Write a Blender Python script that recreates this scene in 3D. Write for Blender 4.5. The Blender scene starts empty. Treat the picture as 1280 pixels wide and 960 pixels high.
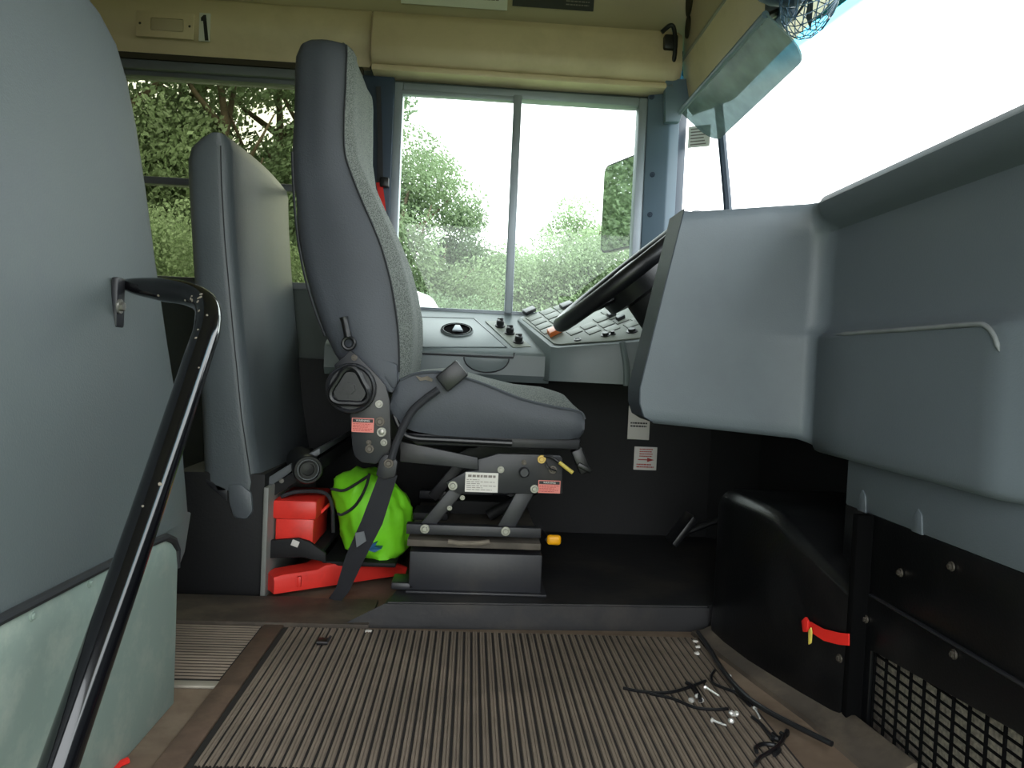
import bpy, bmesh, math, random
from mathutils import Vector, Matrix
random.seed(7)
R_ = math.radians
S = bpy.context.scene
COL = S.collection

# ------------------------------------------------------------------ camera
FPX, HC = 950.0, 0.60
_a, _p, _r = R_(3.1), R_(1.7), R_(2.6)
FW = Vector((math.sin(_a)*math.cos(_p), math.cos(_a)*math.cos(_p), -math.sin(_p)))
_r0 = Vector((math.cos(_a), -math.sin(_a), 0)); _u0 = _r0.cross(FW)
RT = _r0*math.cos(_r) + _u0*math.sin(_r)
UP = _u0*math.cos(_r) - _r0*math.sin(_r)
CAM = Vector((0, 0, HC))
cd = bpy.data.cameras.new('camera'); cam = bpy.data.objects.new('camera', cd); COL.objects.link(cam)
m = Matrix((RT, UP, -FW)).transposed().to_4x4(); m.translation = CAM
cam.matrix_world = m
cd.sensor_width = 36; cd.lens = FPX/1280*36; cd.clip_start = .02; cd.clip_end = 300
S.camera = cam

def A(u, v, X=None, Y=None, Z=None):
    """world point where the sight line of a photo pixel meets a plane"""
    d = FW + RT*((u-640)/FPX) + UP*((480-v)/FPX)
    if Y is not None: t = Y/d.y
    elif X is not None: t = X/d.x
    else: t = (Z-HC)/d.z
    return CAM + d*t

# ------------------------------------------------------------------ materials
def lin(c):
    return tuple(((x/255)/12.92 if x/255 <= .04045 else ((x/255+.055)/1.055)**2.4) for x in c)
def mat(name, rgb, rough=.6, metal=0, var=.15, scale=6, bump=0, bscale=200, spec=.5, stain=None, stain_amt=0, sscale=3, coat=0):
    M = bpy.data.materials.new(name); M.use_nodes = True
    nt = M.node_tree; N = nt.nodes; L = nt.links
    b = N['Principled BSDF']
    c = lin(rgb)
    tc = N.new('ShaderNodeTexCoord')
    nz = N.new('ShaderNodeTexNoise'); nz.inputs['Scale'].default_value = scale; nz.inputs['Detail'].default_value = 6
    L.new(tc.outputs['Object'], nz.inputs['Vector'])
    rp = N.new('ShaderNodeValToRGB')
    rp.color_ramp.elements[0].position = .3; rp.color_ramp.elements[1].position = .7
    rp.color_ramp.elements[0].color = tuple(x*(1-var) for x in c)+(1,)
    rp.color_ramp.elements[1].color = tuple(min(1, x*(1+var)) for x in c)+(1,)
    L.new(nz.outputs['Fac'], rp.inputs['Fac'])
    out = rp.outputs['Color']
    if stain:
        n2 = N.new('ShaderNodeTexNoise'); n2.inputs['Scale'].default_value = sscale; n2.inputs['Detail'].default_value = 9; n2.inputs['Roughness'].default_value = .65
        L.new(tc.outputs['Object'], n2.inputs['Vector'])
        r2 = N.new('ShaderNodeValToRGB'); r2.color_ramp.elements[0].position = .48; r2.color_ramp.elements[1].position = .68
        r2.color_ramp.elements[0].color = (0, 0, 0, 1); r2.color_ramp.elements[1].color = (stain_amt,)*3+(1,)
        L.new(n2.outputs['Fac'], r2.inputs['Fac'])
        mx = N.new('ShaderNodeMix'); mx.data_type = 'RGBA'
        L.new(r2.outputs['Color'], mx.inputs[0]); L.new(out, mx.inputs[6]); mx.inputs[7].default_value = lin(stain)+(1,)
        out = mx.outputs[2]
    L.new(out, b.inputs['Base Color'])
    b.inputs['Roughness'].default_value = rough; b.inputs['Metallic'].default_value = metal
    b.inputs['Specular IOR Level'].default_value = spec
    if coat: b.inputs['Coat Weight'].default_value = coat
    if bump:
        n3 = N.new('ShaderNodeTexNoise'); n3.inputs['Scale'].default_value = bscale; n3.inputs['Detail'].default_value = 3
        L.new(tc.outputs['Object'], n3.inputs['Vector'])
        bp = N.new('ShaderNodeBump'); bp.inputs['Strength'].default_value = bump; bp.inputs['Distance'].default_value = .002
        L.new(n3.outputs['Fac'], bp.inputs['Height']); L.new(bp.outputs['Normal'], b.inputs['Normal'])
    return M
def weave(name, c1, c2, scale):
    M = mat(name, c1, .9, bump=.3, bscale=600)
    nt = M.node_tree; N = nt.nodes; L = nt.links; b = N['Principled BSDF']
    tc = N.new('ShaderNodeTexCoord'); vo = N.new('ShaderNodeTexVoronoi'); vo.inputs['Scale'].default_value = scale
    L.new(tc.outputs['Object'], vo.inputs['Vector'])
    rp = N.new('ShaderNodeValToRGB'); rp.color_ramp.elements[0].color = lin(c1)+(1,); rp.color_ramp.elements[1].color = lin(c2)+(1,)
    rp.color_ramp.elements[0].position = .25; rp.color_ramp.elements[1].position = .6
    L.new(vo.outputs['Distance'], rp.inputs['Fac']); L.new(rp.outputs['Color'], b.inputs['Base Color'])
    return M
def glass(name, tint, gloss=.05, band=None):
    M = bpy.data.materials.new(name); M.use_nodes = True
    nt = M.node_tree; N = nt.nodes; L = nt.links
    N.remove(N['Principled BSDF']); out = N['Material Output']
    t = N.new('ShaderNodeBsdfTransparent'); t.inputs['Color'].default_value = tint+(1,)
    g = N.new('ShaderNodeBsdfGlossy'); g.inputs['Roughness'].default_value = .02
    mx = N.new('ShaderNodeMixShader'); mx.inputs[0].default_value = gloss
    L.new(t.outputs[0], mx.inputs[1]); L.new(g.outputs[0], mx.inputs[2]); L.new(mx.outputs[0], out.inputs['Surface'])
    if band:
        tc = N.new('ShaderNodeTexCoord'); sp = N.new('ShaderNodeSeparateXYZ'); L.new(tc.outputs['Object'], sp.inputs[0])
        mr = N.new('ShaderNodeMapRange'); mr.inputs['From Min'].default_value = band[0]; mr.inputs['From Max'].default_value = band[1]
        L.new(sp.outputs['Z'], mr.inputs['Value'])
        c = N.new('ShaderNodeMix'); c.data_type = 'RGBA'; c.inputs[6].default_value = tint+(1,); c.inputs[7].default_value = band[2]+(1,)
        L.new(mr.outputs[0], c.inputs[0]); L.new(c.outputs[2], t.inputs['Color'])
    return M

M = {}
M['pad'] = mat('grey_vinyl', (86, 94, 95), .55, bump=.25, bscale=350, var=.06, scale=3, stain=(78, 82, 90), stain_amt=.5, sscale=3)
M['barrier'] = mat('barrier_vinyl', (85, 92, 96), .42, bump=.3, bscale=260, var=.06, stain=(70, 66, 82), stain_amt=.45, sscale=3)
M['kick'] = mat('pale_green_laminate', (136, 152, 144), .6, var=.07, scale=4, stain=(176, 182, 170), stain_amt=.5, sscale=14, bump=.08, bscale=40)
M['seatvinyl'] = mat('seat_vinyl', (69, 73, 81), .55, bump=.3, bscale=300, var=.08)
M['fabric'] = weave('seat_fabric', (60, 64, 63), (112, 117, 112), 330)
M['piping'] = mat('piping_black', (34, 36, 40), .6)
M['black'] = mat('black_plastic', (19, 20, 23), .38, bump=.15, bscale=300)
M['blackmatte'] = mat('black_matte', (12, 13, 16), .7, bump=.2)
M['blackmetal'] = mat('black_metal', (36, 37, 42), .45, var=.12, bump=.08, bscale=150, stain=(62, 58, 54), stain_amt=.5, sscale=8)
M['blackpaint'] = mat('black_gloss_paint', (12, 12, 15), .13, var=.2, coat=.4, stain=(118, 104, 92), stain_amt=.0, sscale=30)
M['engine'] = mat('engine_cover_black', (10, 11, 13), .3, bump=.15, bscale=240, stain=(34, 33, 34), stain_amt=.4, sscale=7)
M['dash'] = mat('dash_grey', (93, 101, 108), .48, bump=.22, bscale=420, var=.06, scale=3, stain=(84, 90, 98), stain_amt=.45, sscale=4)
M['void'] = mat('vent_black', (9, 9, 10), 1, spec=.05)
M['shiny'] = mat('shiny_steel', (235, 235, 230), .25, metal=.6)
M['plategrey'] = mat('grey_painted_plate', (124, 126, 122), .5)
M['dashpale'] = mat('pale_dash_grey', (122, 126, 128), .5, var=.15, scale=30)
M['dashedge'] = mat('dash_edge_slate', (50, 58, 68), .5, bump=.2, bscale=400)
M['console'] = mat('console_grey', (100, 110, 111), .42, bump=.15, bscale=400, var=.05)
M['consoletop'] = mat('console_top_grey', (122, 128, 118), .5, bump=.2, bscale=500, var=.06)
M['cream'] = mat('cream_paint', (206, 186, 154), .45, var=.06, scale=4, bump=.05, bscale=30, stain=(180, 160, 130), stain_amt=.5, sscale=5)
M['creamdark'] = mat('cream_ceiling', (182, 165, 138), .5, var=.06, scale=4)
M['groove'] = mat('dark_groove', (54, 48, 36), .8)
M['alu'] = mat('window_aluminium', (138, 146, 154), .45, metal=.3, var=.08, scale=9)
M['frame'] = mat('grey_window_frame', (92, 96, 100), .5, var=.1)
M['pillar'] = mat('blue_grey_pillar', (92, 110, 126), .45, var=.06)
M['pillardark'] = mat('dark_blue_pillar', (44, 58, 76), .5)
M['lowwall'] = mat('lower_wall_grey', (70, 78, 76), .6)
M['rub'] = mat('ribbed_rubber', (122, 109, 96), .75, var=.16, scale=9, bump=.3, bscale=120, stain=(152, 136, 120), stain_amt=.5, sscale=6)
M['rubbase'] = mat('rubber_groove', (36, 32, 30), .85)
M['floor'] = mat('worn_floor', (112, 94, 78), .8, var=.25, scale=9, bump=.4, bscale=40, stain=(138, 122, 104), stain_amt=.8, sscale=5)
M['brown'] = mat('brown_strip', (88, 70, 58), .7, var=.3, scale=20, bump=.4, bscale=80, stain=(110, 90, 74), stain_amt=.6, sscale=14)
M['strip'] = mat('worn_aluminium_strip', (150, 144, 132), .5, metal=.3, var=.15)
M['platform'] = mat('platform_rubber', (32, 32, 34), .5, var=.25, scale=8, bump=.3, bscale=60, stain=(70, 64, 58), stain_amt=.5, sscale=7)
M['cove'] = mat('rubber_cove', (74, 66, 58), .6, var=.3, scale=12, stain=(110, 98, 84), stain_amt=.7, sscale=9)
M['red'] = mat('red_plastic', (236, 56, 46), .4, var=.1, stain=(150, 40, 34), stain_amt=.4, sscale=9)
M['redstrap'] = mat('red_strap', (214, 34, 26), .6)
M['green'] = mat('lime_fabric', (136, 236, 40), .6, var=.12, scale=14, bump=.2, bscale=60)
M['blue'] = mat('blue_print', (30, 92, 140), .6)
M['dirt'] = mat('dusty_cloth', (120, 112, 100), .85, var=.3, scale=30)
M['white'] = mat('white_label', (214, 210, 204), .5, var=.03)
M['pink'] = mat('pink_label', (222, 130, 120), .5, var=.05)
M['ink'] = mat('dark_ink', (40, 38, 40), .6)
M['redink'] = mat('red_ink', (176, 50, 44), .6)
M['orangeink'] = mat('orange_ink', (196, 84, 40), .6)
M['greyink'] = mat('grey_ink', (120, 112, 106), .6)
M['bolt'] = mat('zinc_bolt', (140, 138, 132), .35, metal=.7, var=.15, scale=60)
M['brass'] = mat('brass_bolt', (190, 160, 92), .4, metal=.6, var=.15, scale=60)
M['darkbolt'] = mat('dark_bolt', (88, 82, 76), .45, metal=.6)
M['yellow'] = mat('yellow_plastic', (240, 168, 10), .45)
M['yellowwire'] = mat('yellow_wire', (206, 186, 84), .5)
M['orange'] = mat('orange_rocker', (214, 112, 52), .35)
M['wood'] = mat('dusty_board', (82, 76, 68), .8, var=.3, scale=20)
M['web'] = mat('belt_webbing', (40, 41, 46), .75, bump=.5, bscale=500)
M['mirror'] = mat('mirror_silver', (225, 232, 230), .015, metal=1, var=0)
M['visor'] = None
M['wire'] = mat('fan_wire', (70, 96, 120), .3, metal=.3)
M['motor'] = mat('fan_motor', (52, 68, 84), .5)
M['core'] = mat('radiator_fins', (178, 170, 158), .45, metal=.5, var=.45, scale=160, bump=.9, bscale=220)
M['grille'] = mat('grille_wire', (30, 27, 25), .5)
M['glass'] = glass('clear_glass', (.93, .97, .95), .018)
M['tint'] = glass('tinted_glass', (.58, .58, .48), .02)
M['shield'] = glass('windshield_glass', (.95, .98, .98), 0.02, band=(1.47, 1.54, (.12, .55, .80)))
M['bark'] = mat('bark', (92, 80, 66), .9, var=.3, scale=5, bump=.5, bscale=20)
M['ground'] = mat('grass_ground', (108, 124, 84), .95, var=.25, scale=2)
M['carwhite'] = mat('white_car_paint', (236, 238, 240), .25, coat=.5, var=.01)
M['carglass'] = mat('car_glass', (40, 48, 54), .1)
M['tyre'] = mat('tyre', (28, 28, 30), .8)
def leafmat(name, c):
    X = mat(name, c, .6, var=.35, scale=1.2)
    nt = X.node_tree; b = nt.nodes['Principled BSDF']
    t = nt.nodes.new('ShaderNodeBsdfTranslucent'); mx = nt.nodes.new('ShaderNodeMixShader'); mx.inputs[0].default_value = .4
    src = b.inputs['Base Color'].links[0].from_socket
    nt.links.new(src, t.inputs['Color']); nt.links.new(b.outputs[0], mx.inputs[1]); nt.links.new(t.outputs[0], mx.inputs[2])
    nt.links.new(mx.outputs[0], nt.nodes['Material Output'].inputs['Surface'])
    return X
M['leaf1'] = leafmat('leaf_mid_green', (128, 146, 110))
M['leaf2'] = leafmat('leaf_pale_green', (140, 158, 122))
M['leaf3'] = leafmat('leaf_deep_green', (108, 128, 96))
def visormat():
    X = mat('smoked_visor', (150, 168, 170), .25, var=.4, scale=14)
    nt = X.node_tree; b = nt.nodes['Principled BSDF']
    t = nt.nodes.new('ShaderNodeBsdfTransparent'); t.inputs[0].default_value = (.36, .42, .42, 1)
    mx = nt.nodes.new('ShaderNodeMixShader'); mx.inputs[0].default_value = .5
    nt.links.new(b.outputs[0], mx.inputs[1]); nt.links.new(t.outputs[0], mx.inputs[2])
    nt.links.new(mx.outputs[0], nt.nodes['Material Output'].inputs['Surface'])
    return X
M['visor'] = visormat()

# ------------------------------------------------------------------ mesh helpers
def wloc(o):
    v = Vector((0, 0, 0))
    while o is not None: v += o.location; o = o.parent
    return v
def thing(name, label, cat, loc=(0, 0, 0), group=None):
    o = bpy.data.objects.new(name, None); COL.objects.link(o); o.location = loc
    o.empty_display_size = .05
    o['label'] = label; o['category'] = cat
    if group: o['group'] = group
    return o
def obj(name, bm, m, parent=None, smooth=35, label=None):
    bmesh.ops.recalc_face_normals(bm, faces=bm.faces[:])
    if parent is not None:
        bmesh.ops.translate(bm, verts=bm.verts[:], vec=-wloc(parent))
    me = bpy.data.meshes.new(name); bm.to_mesh(me); bm.free()
    ms = m if isinstance(m, (list, tuple)) else [m]
    for x in ms: me.materials.append(M[x])
    if smooth:
        for p in me.polygons: p.use_smooth = True
        me.set_sharp_from_angle(angle=R_(smooth))
    o = bpy.data.objects.new(name, me); COL.objects.link(o)
    if parent is not None: o.parent = parent
    if label: o['label'] = label
    return o
def solo(name, bm, m, label, cat, group=None, smooth=35):
    c = sum((v.co for v in bm.verts), Vector())/len(bm.verts)
    c.z = min(v.co.z for v in bm.verts)
    bmesh.ops.translate(bm, verts=bm.verts[:], vec=-c)
    o = obj(name, bm, m, None, smooth); o.location = c
    o['label'] = label; o['category'] = cat
    if group: o['group'] = group
    return o
def struct(name, bm, m, parent=None, smooth=35, label=None):
    o = obj(name, bm, m, parent, smooth)
    if parent is None: o['kind'] = 'structure'
    if label: o['label'] = label
    return o
def NB(): return bmesh.new()
def merge(bm, tmp):
    me = bpy.data.meshes.new('t'); tmp.to_mesh(me); tmp.free(); bm.from_mesh(me); bpy.data.meshes.remove(me)
def box(bm, lo, hi, bev=0, seg=2, rot=None, piv=None):
    t = bmesh.new(); bmesh.ops.create_cube(t, size=1)
    lo, hi = Vector(lo), Vector(hi); c = (lo+hi)/2; s = hi-lo
    for v in t.verts: v.co = Vector((v.co.x*s.x, v.co.y*s.y, v.co.z*s.z))
    if bev: bmesh.ops.bevel(t, geom=t.edges[:], offset=bev, segments=seg, affect='EDGES', profile=.5)
    if rot is not None: bmesh.ops.rotate(t, verts=t.verts[:], cent=(0, 0, 0), matrix=rot)
    bmesh.ops.translate(t, verts=t.verts[:], vec=c)
    merge(bm, t); return bm
def BX(lo, hi, bev=0, seg=2, rot=None): return box(NB(), lo, hi, bev, seg, rot)
def prism(bm, pts, ext, bev=0, seg=2):
    """extrude a planar polygon of 3-D points along a vector"""
    t = bmesh.new(); ext = Vector(ext)
    a = [t.verts.new(Vector(p)) for p in pts]; b = [t.verts.new(Vector(p)+ext) for p in pts]
    t.faces.new(a); t.faces.new(b[::-1]); n = len(a)
    for i in range(n): t.faces.new((a[i], b[i], b[(i+1) % n], a[(i+1) % n]))
    bmesh.ops.recalc_face_normals(t, faces=t.faces[:])
    if bev: bmesh.ops.bevel(t, geom=t.edges[:], offset=bev, segments=seg, affect='EDGES', profile=.5, clamp_overlap=True)
    merge(bm, t); return bm
def plate(px, Y, th, bev=.0015, bm=None):
    return prism(bm if bm is not None else NB(), [A(u, v, Y=Y) for u, v in px], (0, th, 0), bev)
def spline(pts, n=8):
    pts = [Vector(p) for p in pts]; out = []
    P = [pts[0]*2-pts[1]]+pts+[pts[-1]*2-pts[-2]]
    for i in range(1, len(P)-2):
        a, b, c, d = P[i-1:i+3]
        for k in range(n):
            t = k/n
            out.append(.5*((2*b)+(c-a)*t+(2*a-5*b+4*c-d)*t*t+(3*b-a-3*c+d)*t**3))
    out.append(pts[-1]); return out
def tube(bm, pts, r, n=12, cap=True, flat=None, ref=None):
    """sweep a circle (or an ellipse: flat) along a path; r a number or a list"""
    pts = [Vector(p) for p in pts]; rings = []
    up = Vector(ref) if ref else None
    for i, p in enumerate(pts):
        d = (pts[min(i+1, len(pts)-1)]-pts[max(i-1, 0)]).normalized()
        if up is None: up = d.orthogonal().normalized()
        x = (up-d*up.dot(d)).normalized(); y = d.cross(x)
        if not ref: up = x
        rr = r[i] if isinstance(r, (list, tuple)) else r
        f = flat[i] if isinstance(flat, (list, tuple)) else (flat or 1)
        rings.append([bm.verts.new(p+x*math.cos(2*math.pi*k/n)*rr*f+y*math.sin(2*math.pi*k/n)*rr) for k in range(n)])
    for a, b in zip(rings, rings[1:]):
        for k in range(n): bm.faces.new((a[k], a[(k+1) % n], b[(k+1) % n], b[k]))
    if cap: bm.faces.new(rings[0][::-1]); bm.faces.new(rings[-1])
    return bm
def loft(bm, rings, closed=True, cap=True):
    vs = [[bm.verts.new(Vector(p)) for p in r] for r in rings]; n = len(vs[0])
    for a, b in zip(vs, vs[1:]):
        for k in range(n if closed else n-1): bm.faces.new((a[k], a[(k+1) % n], b[(k+1) % n], b[k]))
    if cap and closed: bm.faces.new(vs[0][::-1]); bm.faces.new(vs[-1])
    return bm
def cyl(bm, p0, p1, r, n=20, r2=None):
    return tube(bm, [p0, p1], [r, r if r2 is None else r2], n)
def lathe(bm, c, axis, prof, n=28, cap=True):
    """profile of (radius, distance along axis) turned about an axis"""
    c = Vector(c); axis = Vector(axis).normalized(); x = axis.orthogonal().normalized(); y = axis.cross(x)
    rings = [[c+axis*h+(x*math.cos(2*math.pi*k/n)+y*math.sin(2*math.pi*k/n))*max(r, 1e-4) for k in range(n)] for r, h in prof]
    return loft(bm, rings, cap=cap)
def bolt(name, c, axis, r, m, parent, h=.005):
    bm = NB(); lathe(bm, c, axis, [(r, 0), (r, h*.3), (r*.92, h*.4)], 18)
    lathe(bm, Vector(c)+Vector(axis).normalized()*h*.4, axis, [(r*.62, 0), (r*.62, h*.5), (r*.5, h*.6)], 6)
    return obj(name, bm, m, parent, 30)
def text(name, s, size, loc, rot, m, parent, depth=.0003):
    cu = bpy.data.curves.new(name, 'FONT'); cu.body = s; cu.size = size; cu.extrude = depth
    cu.align_x = 'CENTER'; cu.align_y = 'CENTER'
    cu.materials.append(M[m]); tmp = bpy.data.objects.new(name+'_t', cu); COL.objects.link(tmp)
    me = bpy.data.meshes.new_from_object(tmp.evaluated_get(bpy.context.evaluated_depsgraph_get())); me.name = name
    bpy.data.objects.remove(tmp); bpy.data.curves.remove(cu)
    o = bpy.data.objects.new(name, me); COL.objects.link(o)
    o.parent = parent; o.location = Vector(loc)-wloc(parent); o.rotation_euler = rot
    return o
def wobble(bm, amp, freq, seed=0):
    from mathutils import noise
    for v in bm.verts:
        v.co += noise.noise_vector(v.co*freq+Vector((seed, seed*2, 0)))*amp
FACE = (R_(90), 0, 0)            # lettering that faces the door side (-Y)

# ------------------------------------------------------------------ world and light
w = bpy.data.worlds.new('World'); S.world = w; w.use_nodes = True
bg = w.node_tree.nodes['Background']; N = w.node_tree.nodes; L = w.node_tree.links
tc = N.new('ShaderNodeTexCoord'); sp = N.new('ShaderNodeSeparateXYZ'); L.new(tc.outputs['Generated'], sp.inputs[0])
rp = N.new('ShaderNodeValToRGB'); rp.color_ramp.elements[0].position = 0; rp.color_ramp.elements[1].position = 1
rp.color_ramp.elements[0].color = (.97, 1, 1, 1); rp.color_ramp.elements[1].color = (.90, .96, 1, 1)
L.new(sp.outputs['Z'], rp.inputs['Fac']); L.new(rp.outputs['Color'], bg.inputs['Color'])
bg.inputs['Strength'].default_value = 1.0
S.view_settings.view_transform = 'Standard'; S.view_settings.look = 'None'
S.view_settings.gamma = 1; S.view_settings.use_curve_mapping = False
S.view_settings.exposure = 2.5

# ------------------------------------------------------------------ outside
bm = NB(); box(bm, (-40, -25, -1.0), (40, 45, -.9))
struct('ground', bm, 'ground')

# ------------------------------------------------------------------ shell
FX, BXK = 1.0, -4.2        # front and back of the coach body
bm = NB()
box(bm, (BXK, 1.05, -.04), (FX, 2.5, 0)); box(bm, (BXK, 0, -.04), (-.47, 1.05, 0)); box(bm, (.69, 0, -.04), (FX, 1.05, 0))
struct('floor', bm, 'floor')
bm = NB(); box(bm, (-.47, .68, -.24), (.69, 1.05, -.20)); box(bm, (-.47, .0, -.48), (.69, .68, -.44)); box(bm, (-.47, 1.03, -.48), (.69, 1.05, -.04))
struct('stair_steps', bm, 'platform')

def ribs(x0, x1, y0, y1, z, pitch, along='y', hr=.0045, gr=.16):
    bm = NB(); n = int(round((x1-x0)/pitch)); prof = []
    for i in range(n):
        a = x0+i*(x1-x0)/n; p = (x1-x0)/n
        prof += [(a, 0), (a+p*gr, 0), (a+p*(gr+.08), hr), (a+p*.55, hr), (a+p*.59, hr*.6), (a+p*.63, hr*.6), (a+p*.67, hr), (a+p*.88, hr), (a+p*.97, 0)]
    prof.append((x1, 0))
    f = (lambda q, h, t: (q, t, z+h)) if along == 'y' else (lambda q, h, t: (t, q, z+h))
    rings = [[f(q, h, t) for q, h in prof] for t in (y0, (y0+y1)/2, y1)]
    loft(bm, rings, closed=False, cap=False)
    return bm
t = thing('floor_mat', 'large ribbed brown rubber mat with ribs running towards the driver platform', 'mat', (.07, 1.35, 0))
bm = NB(); box(bm, (-.38, 1.075, .0), (.53, 1.645, .005)); obj('mat_base', bm, 'rubbase', t)
obj('ribbing', ribs(-.372, .525, 1.08, 1.64, .004, .0152, 'y', .0045, .22), 'rub', t, 25)
t = thing('floor_mat', 'small ribbed aisle mat with crosswise ribs beside the pale green panel', 'mat', (-.55, 1.5, 0))
bm = NB(); box(bm, (-.95, 1.368, 0), (-.425, 1.65, .004)); obj('mat_base', bm, 'rubbase', t)
obj('ribbing', ribs(1.372, 1.648, -.95, -.428, .003, .0135, 'x', .0030, .42), 'rub', t, 25)
solo('edge_strip', BX((-.95, 1.345, 0), (-.42, 1.368, .006), .002), 'strip', 'worn bare metal strip along the near edge of the small aisle mat', 'strip')
bm = NB(); prism(bm, [(-.425, 1.05, 0), (-.382, 1.05, 0), (-.382, 1.66, 0), (-.425, 1.66, 0)], (0, 0, .007), .002)
solo('joint_strip', bm, 'brown', 'brown worn joint strip between the two ribbed mats', 'strip')
struct('trim_1', BX((-.36, 1.05, 0), (.53, 1.075, .006), .002), 'strip')
# cove in front of barrier
bm = NB(); loft(bm, [[(x, 1.655, .0), (x, 1.655, .012), (x, 1.70, .014), (x, 1.83, .012), (x, 1.84, 0)] for x in (-.95, -.6, -.42, -.30, -.2)])
wobble(bm, .002, 30); struct('trim_2', bm, 'cove')

# driver platform
pb = [(-.272, 1.664, 0), (.57, 1.70, 0), (.57, 1.72, 0), (.87, 1.72, 0), (.87, 2.44, 0), (-.145, 2.44, 0), (-.145, 1.82, 0)]
pt_ = [(-.165, 1.668, .058), (.57, 1.704, .058), (.57, 1.72, .058), (.87, 1.72, .058), (.87, 2.44, .058), (-.143, 2.44, .058), (-.143, 1.83, .058)]
bm = NB(); loft(bm, [pb, pt_]); bmesh.ops.bevel(bm, geom=[e for e in bm.edges if min(v.co.z for v in e.verts) > .05], offset=.004, segments=2, affect='EDGES')
struct('platform', bm, 'platform', label='raised black rubber platform under the driver seat')

# left wall (driver side) with window openings
ZS = .775
bm = NB()
box(bm, (BXK, 2.49, 0), (-.32, 2.56, .80)); box(bm, (-.32, 2.49, 0), (.66, 2.56, .735))
box(bm, (BXK, 2.49, 1.47), (.66, 2.56, 1.74))
for x in (-1.20, -2.0, -2.8, -3.6): box(bm, (x-.03, 2.485, .80), (x+.03, 2.555, 1.47))
box(bm, (BXK, 2.49, .8), (BXK+.1, 2.56, 1.47))
struct('wall_left', bm, 'lowwall')
struct('post_window', BX((-.385, 2.455, .60), (-.283, 2.55, 1.485), .006), 'pillardark', label='dark upright post between passenger and driver windows')
bm = NB(); box(bm, (-.6, 2.42, .058), (.9, 2.49, .58)); struct('wall_lower', bm, 'blackmatte', label='black lower wall beside the driver footwell')
# A pillar
t = pil_ = struct('pillar_front', prism(NB(), [(.535, 2.47, .55), (.60, 2.435, .55), (.635, 2.445, .55), (.635, 2.55, .55), (.535, 2.55, .55)], (0, 0, 1.02), .004), 'pillar')
bm = NB(); prism(bm, [(.628, 2.452, .55), (.668, 2.48, .55), (.668, 2.55, .55), (.628, 2.55, .55)], (0, 0, 1.0), .003)
obj('edge_seal', bm, 'pillardark', t)
for u, v in ((816, 120), (816, 218), (813, 268)):
    c = A(u, v, Y=2.455); c.y = 2.472-(c.x-.535)/.065*.035
    bolt('rivet', c, (-.47, -.88, 0), .009, 'pillardark', t, .006)

# windows
def window_frame(bm, x0, x1, z0, z1, y, wd, th):
    box(bm, (x0, y, z0), (x0+wd, y+th, z1), .003); box(bm, (x1-wd, y, z0), (x1, y+th, z1), .003)
    box(bm, (x0+wd, y, z0), (x1-wd, y+th, z0+wd), .003); box(bm, (x0+wd, y, z1-wd), (x1-wd, y+th, z1), .003)
    return bm
xs = [(-1.17, -.385), (-1.97, -1.23), (-2.77, -2.03), (-3.57, -2.83)]
for i, (x0, x1) in enumerate(xs):
    bm = NB(); window_frame(bm, x0, x1, .80, 1.47, 2.485, .022, .05)
    box(bm, (x0+.02, 2.487, 1.112), (x1-.02, 2.525, 1.135), .003)
    f = struct('window_1' if i == 0 else 'window_%d' % (i+4), bm, 'frame')
    obj('pane', BX((x0+.02, 2.505, .82), (x1-.02, 2.508, 1.45)), 'tint', f)
bm = NB(); window_frame(bm, -.285, .535, .735, 1.475, 2.475, .028, .05)
f = struct('window_2', bm, 'alu')
bm = NB(); box(bm, (.098, 2.462, .755), (.124, 2.50, 1.455), .003); box(bm, (-.262, 2.468, 1.437), (.11, 2.496, 1.452), .002)
obj('sash_bar', bm, 'alu', f)
obj('pane', BX((-.262, 2.49, .755), (.11, 2.493, 1.45)), 'glass', f)
obj('pane', BX((.11, 2.503, .755), (.51, 2.506, 1.45)), 'glass', f)

# ceiling
prof = [(2.56, 1.62), (2.485, 1.64), (2.455, 1.74), (2.38, 1.84), (2.1, 1.92), (1.25, 1.97), (.4, 1.92), (.12, 1.84), (.045, 1.74), (.015, 1.64), (-.06, 1.62)]
bm = NB(); loft(bm, [[(x, y, z) for y, z in prof]+[(x, y*1.02-.02, z+.04) for y, z in prof[::-1]] for x in (BXK, -1.5, .69)])
struct('ceiling', bm, 'creamdark')
# right wall with open doorway
bm = NB()
box(bm, (BXK, -.06, 0), (-.5, 0, .8)); box(bm, (BXK, -.06, 1.47), (FX, 0, 1.74)); box(bm, (.62, -.06, -.5), (FX, 0, .85))
for x in (-4.1, -3.2, -2.3, -1.4, -.54): box(bm, (x-.04, -.06, .8), (x+.04, 0, 1.47))
struct('wall_right_and_light_block', bm, 'lowwall')
light_block = NB(); box(light_block, (BXK, -.055, .79), (-.55, -.005, 1.48)); struct('wall_right_and_light_block', light_block, 'lowwall')  # unseen solid infill over the window bays, added to dim the rear
for x0_, x1_ in ():
    bm = NB(); window_frame(bm, x0_, x1_, .80, 1.47, -.05, .022, .04); box(bm, (x0_+.02, -.045, 1.112), (x1_-.02, -.02, 1.135), .003)
    f = struct('window_%d' % int(12+x0_*2), bm, 'frame'); obj('pane', BX((x0_+.02, -.034, .82), (x1_-.02, -.031, 1.45)), 'tint', f)
bm = NB(); box(bm, (BXK-.06, -.06, 0), (BXK, 2.56, .8)); box(bm, (BXK-.06, -.06, 1.5), (BXK, 2.56, 1.97)); box(bm, (BXK-.06, -.06, .8), (BXK, 2.56, 1.5))  # window bay filled in, out of view, to cut light from behind
struct('wall_back', bm, 'creamdark')
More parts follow.
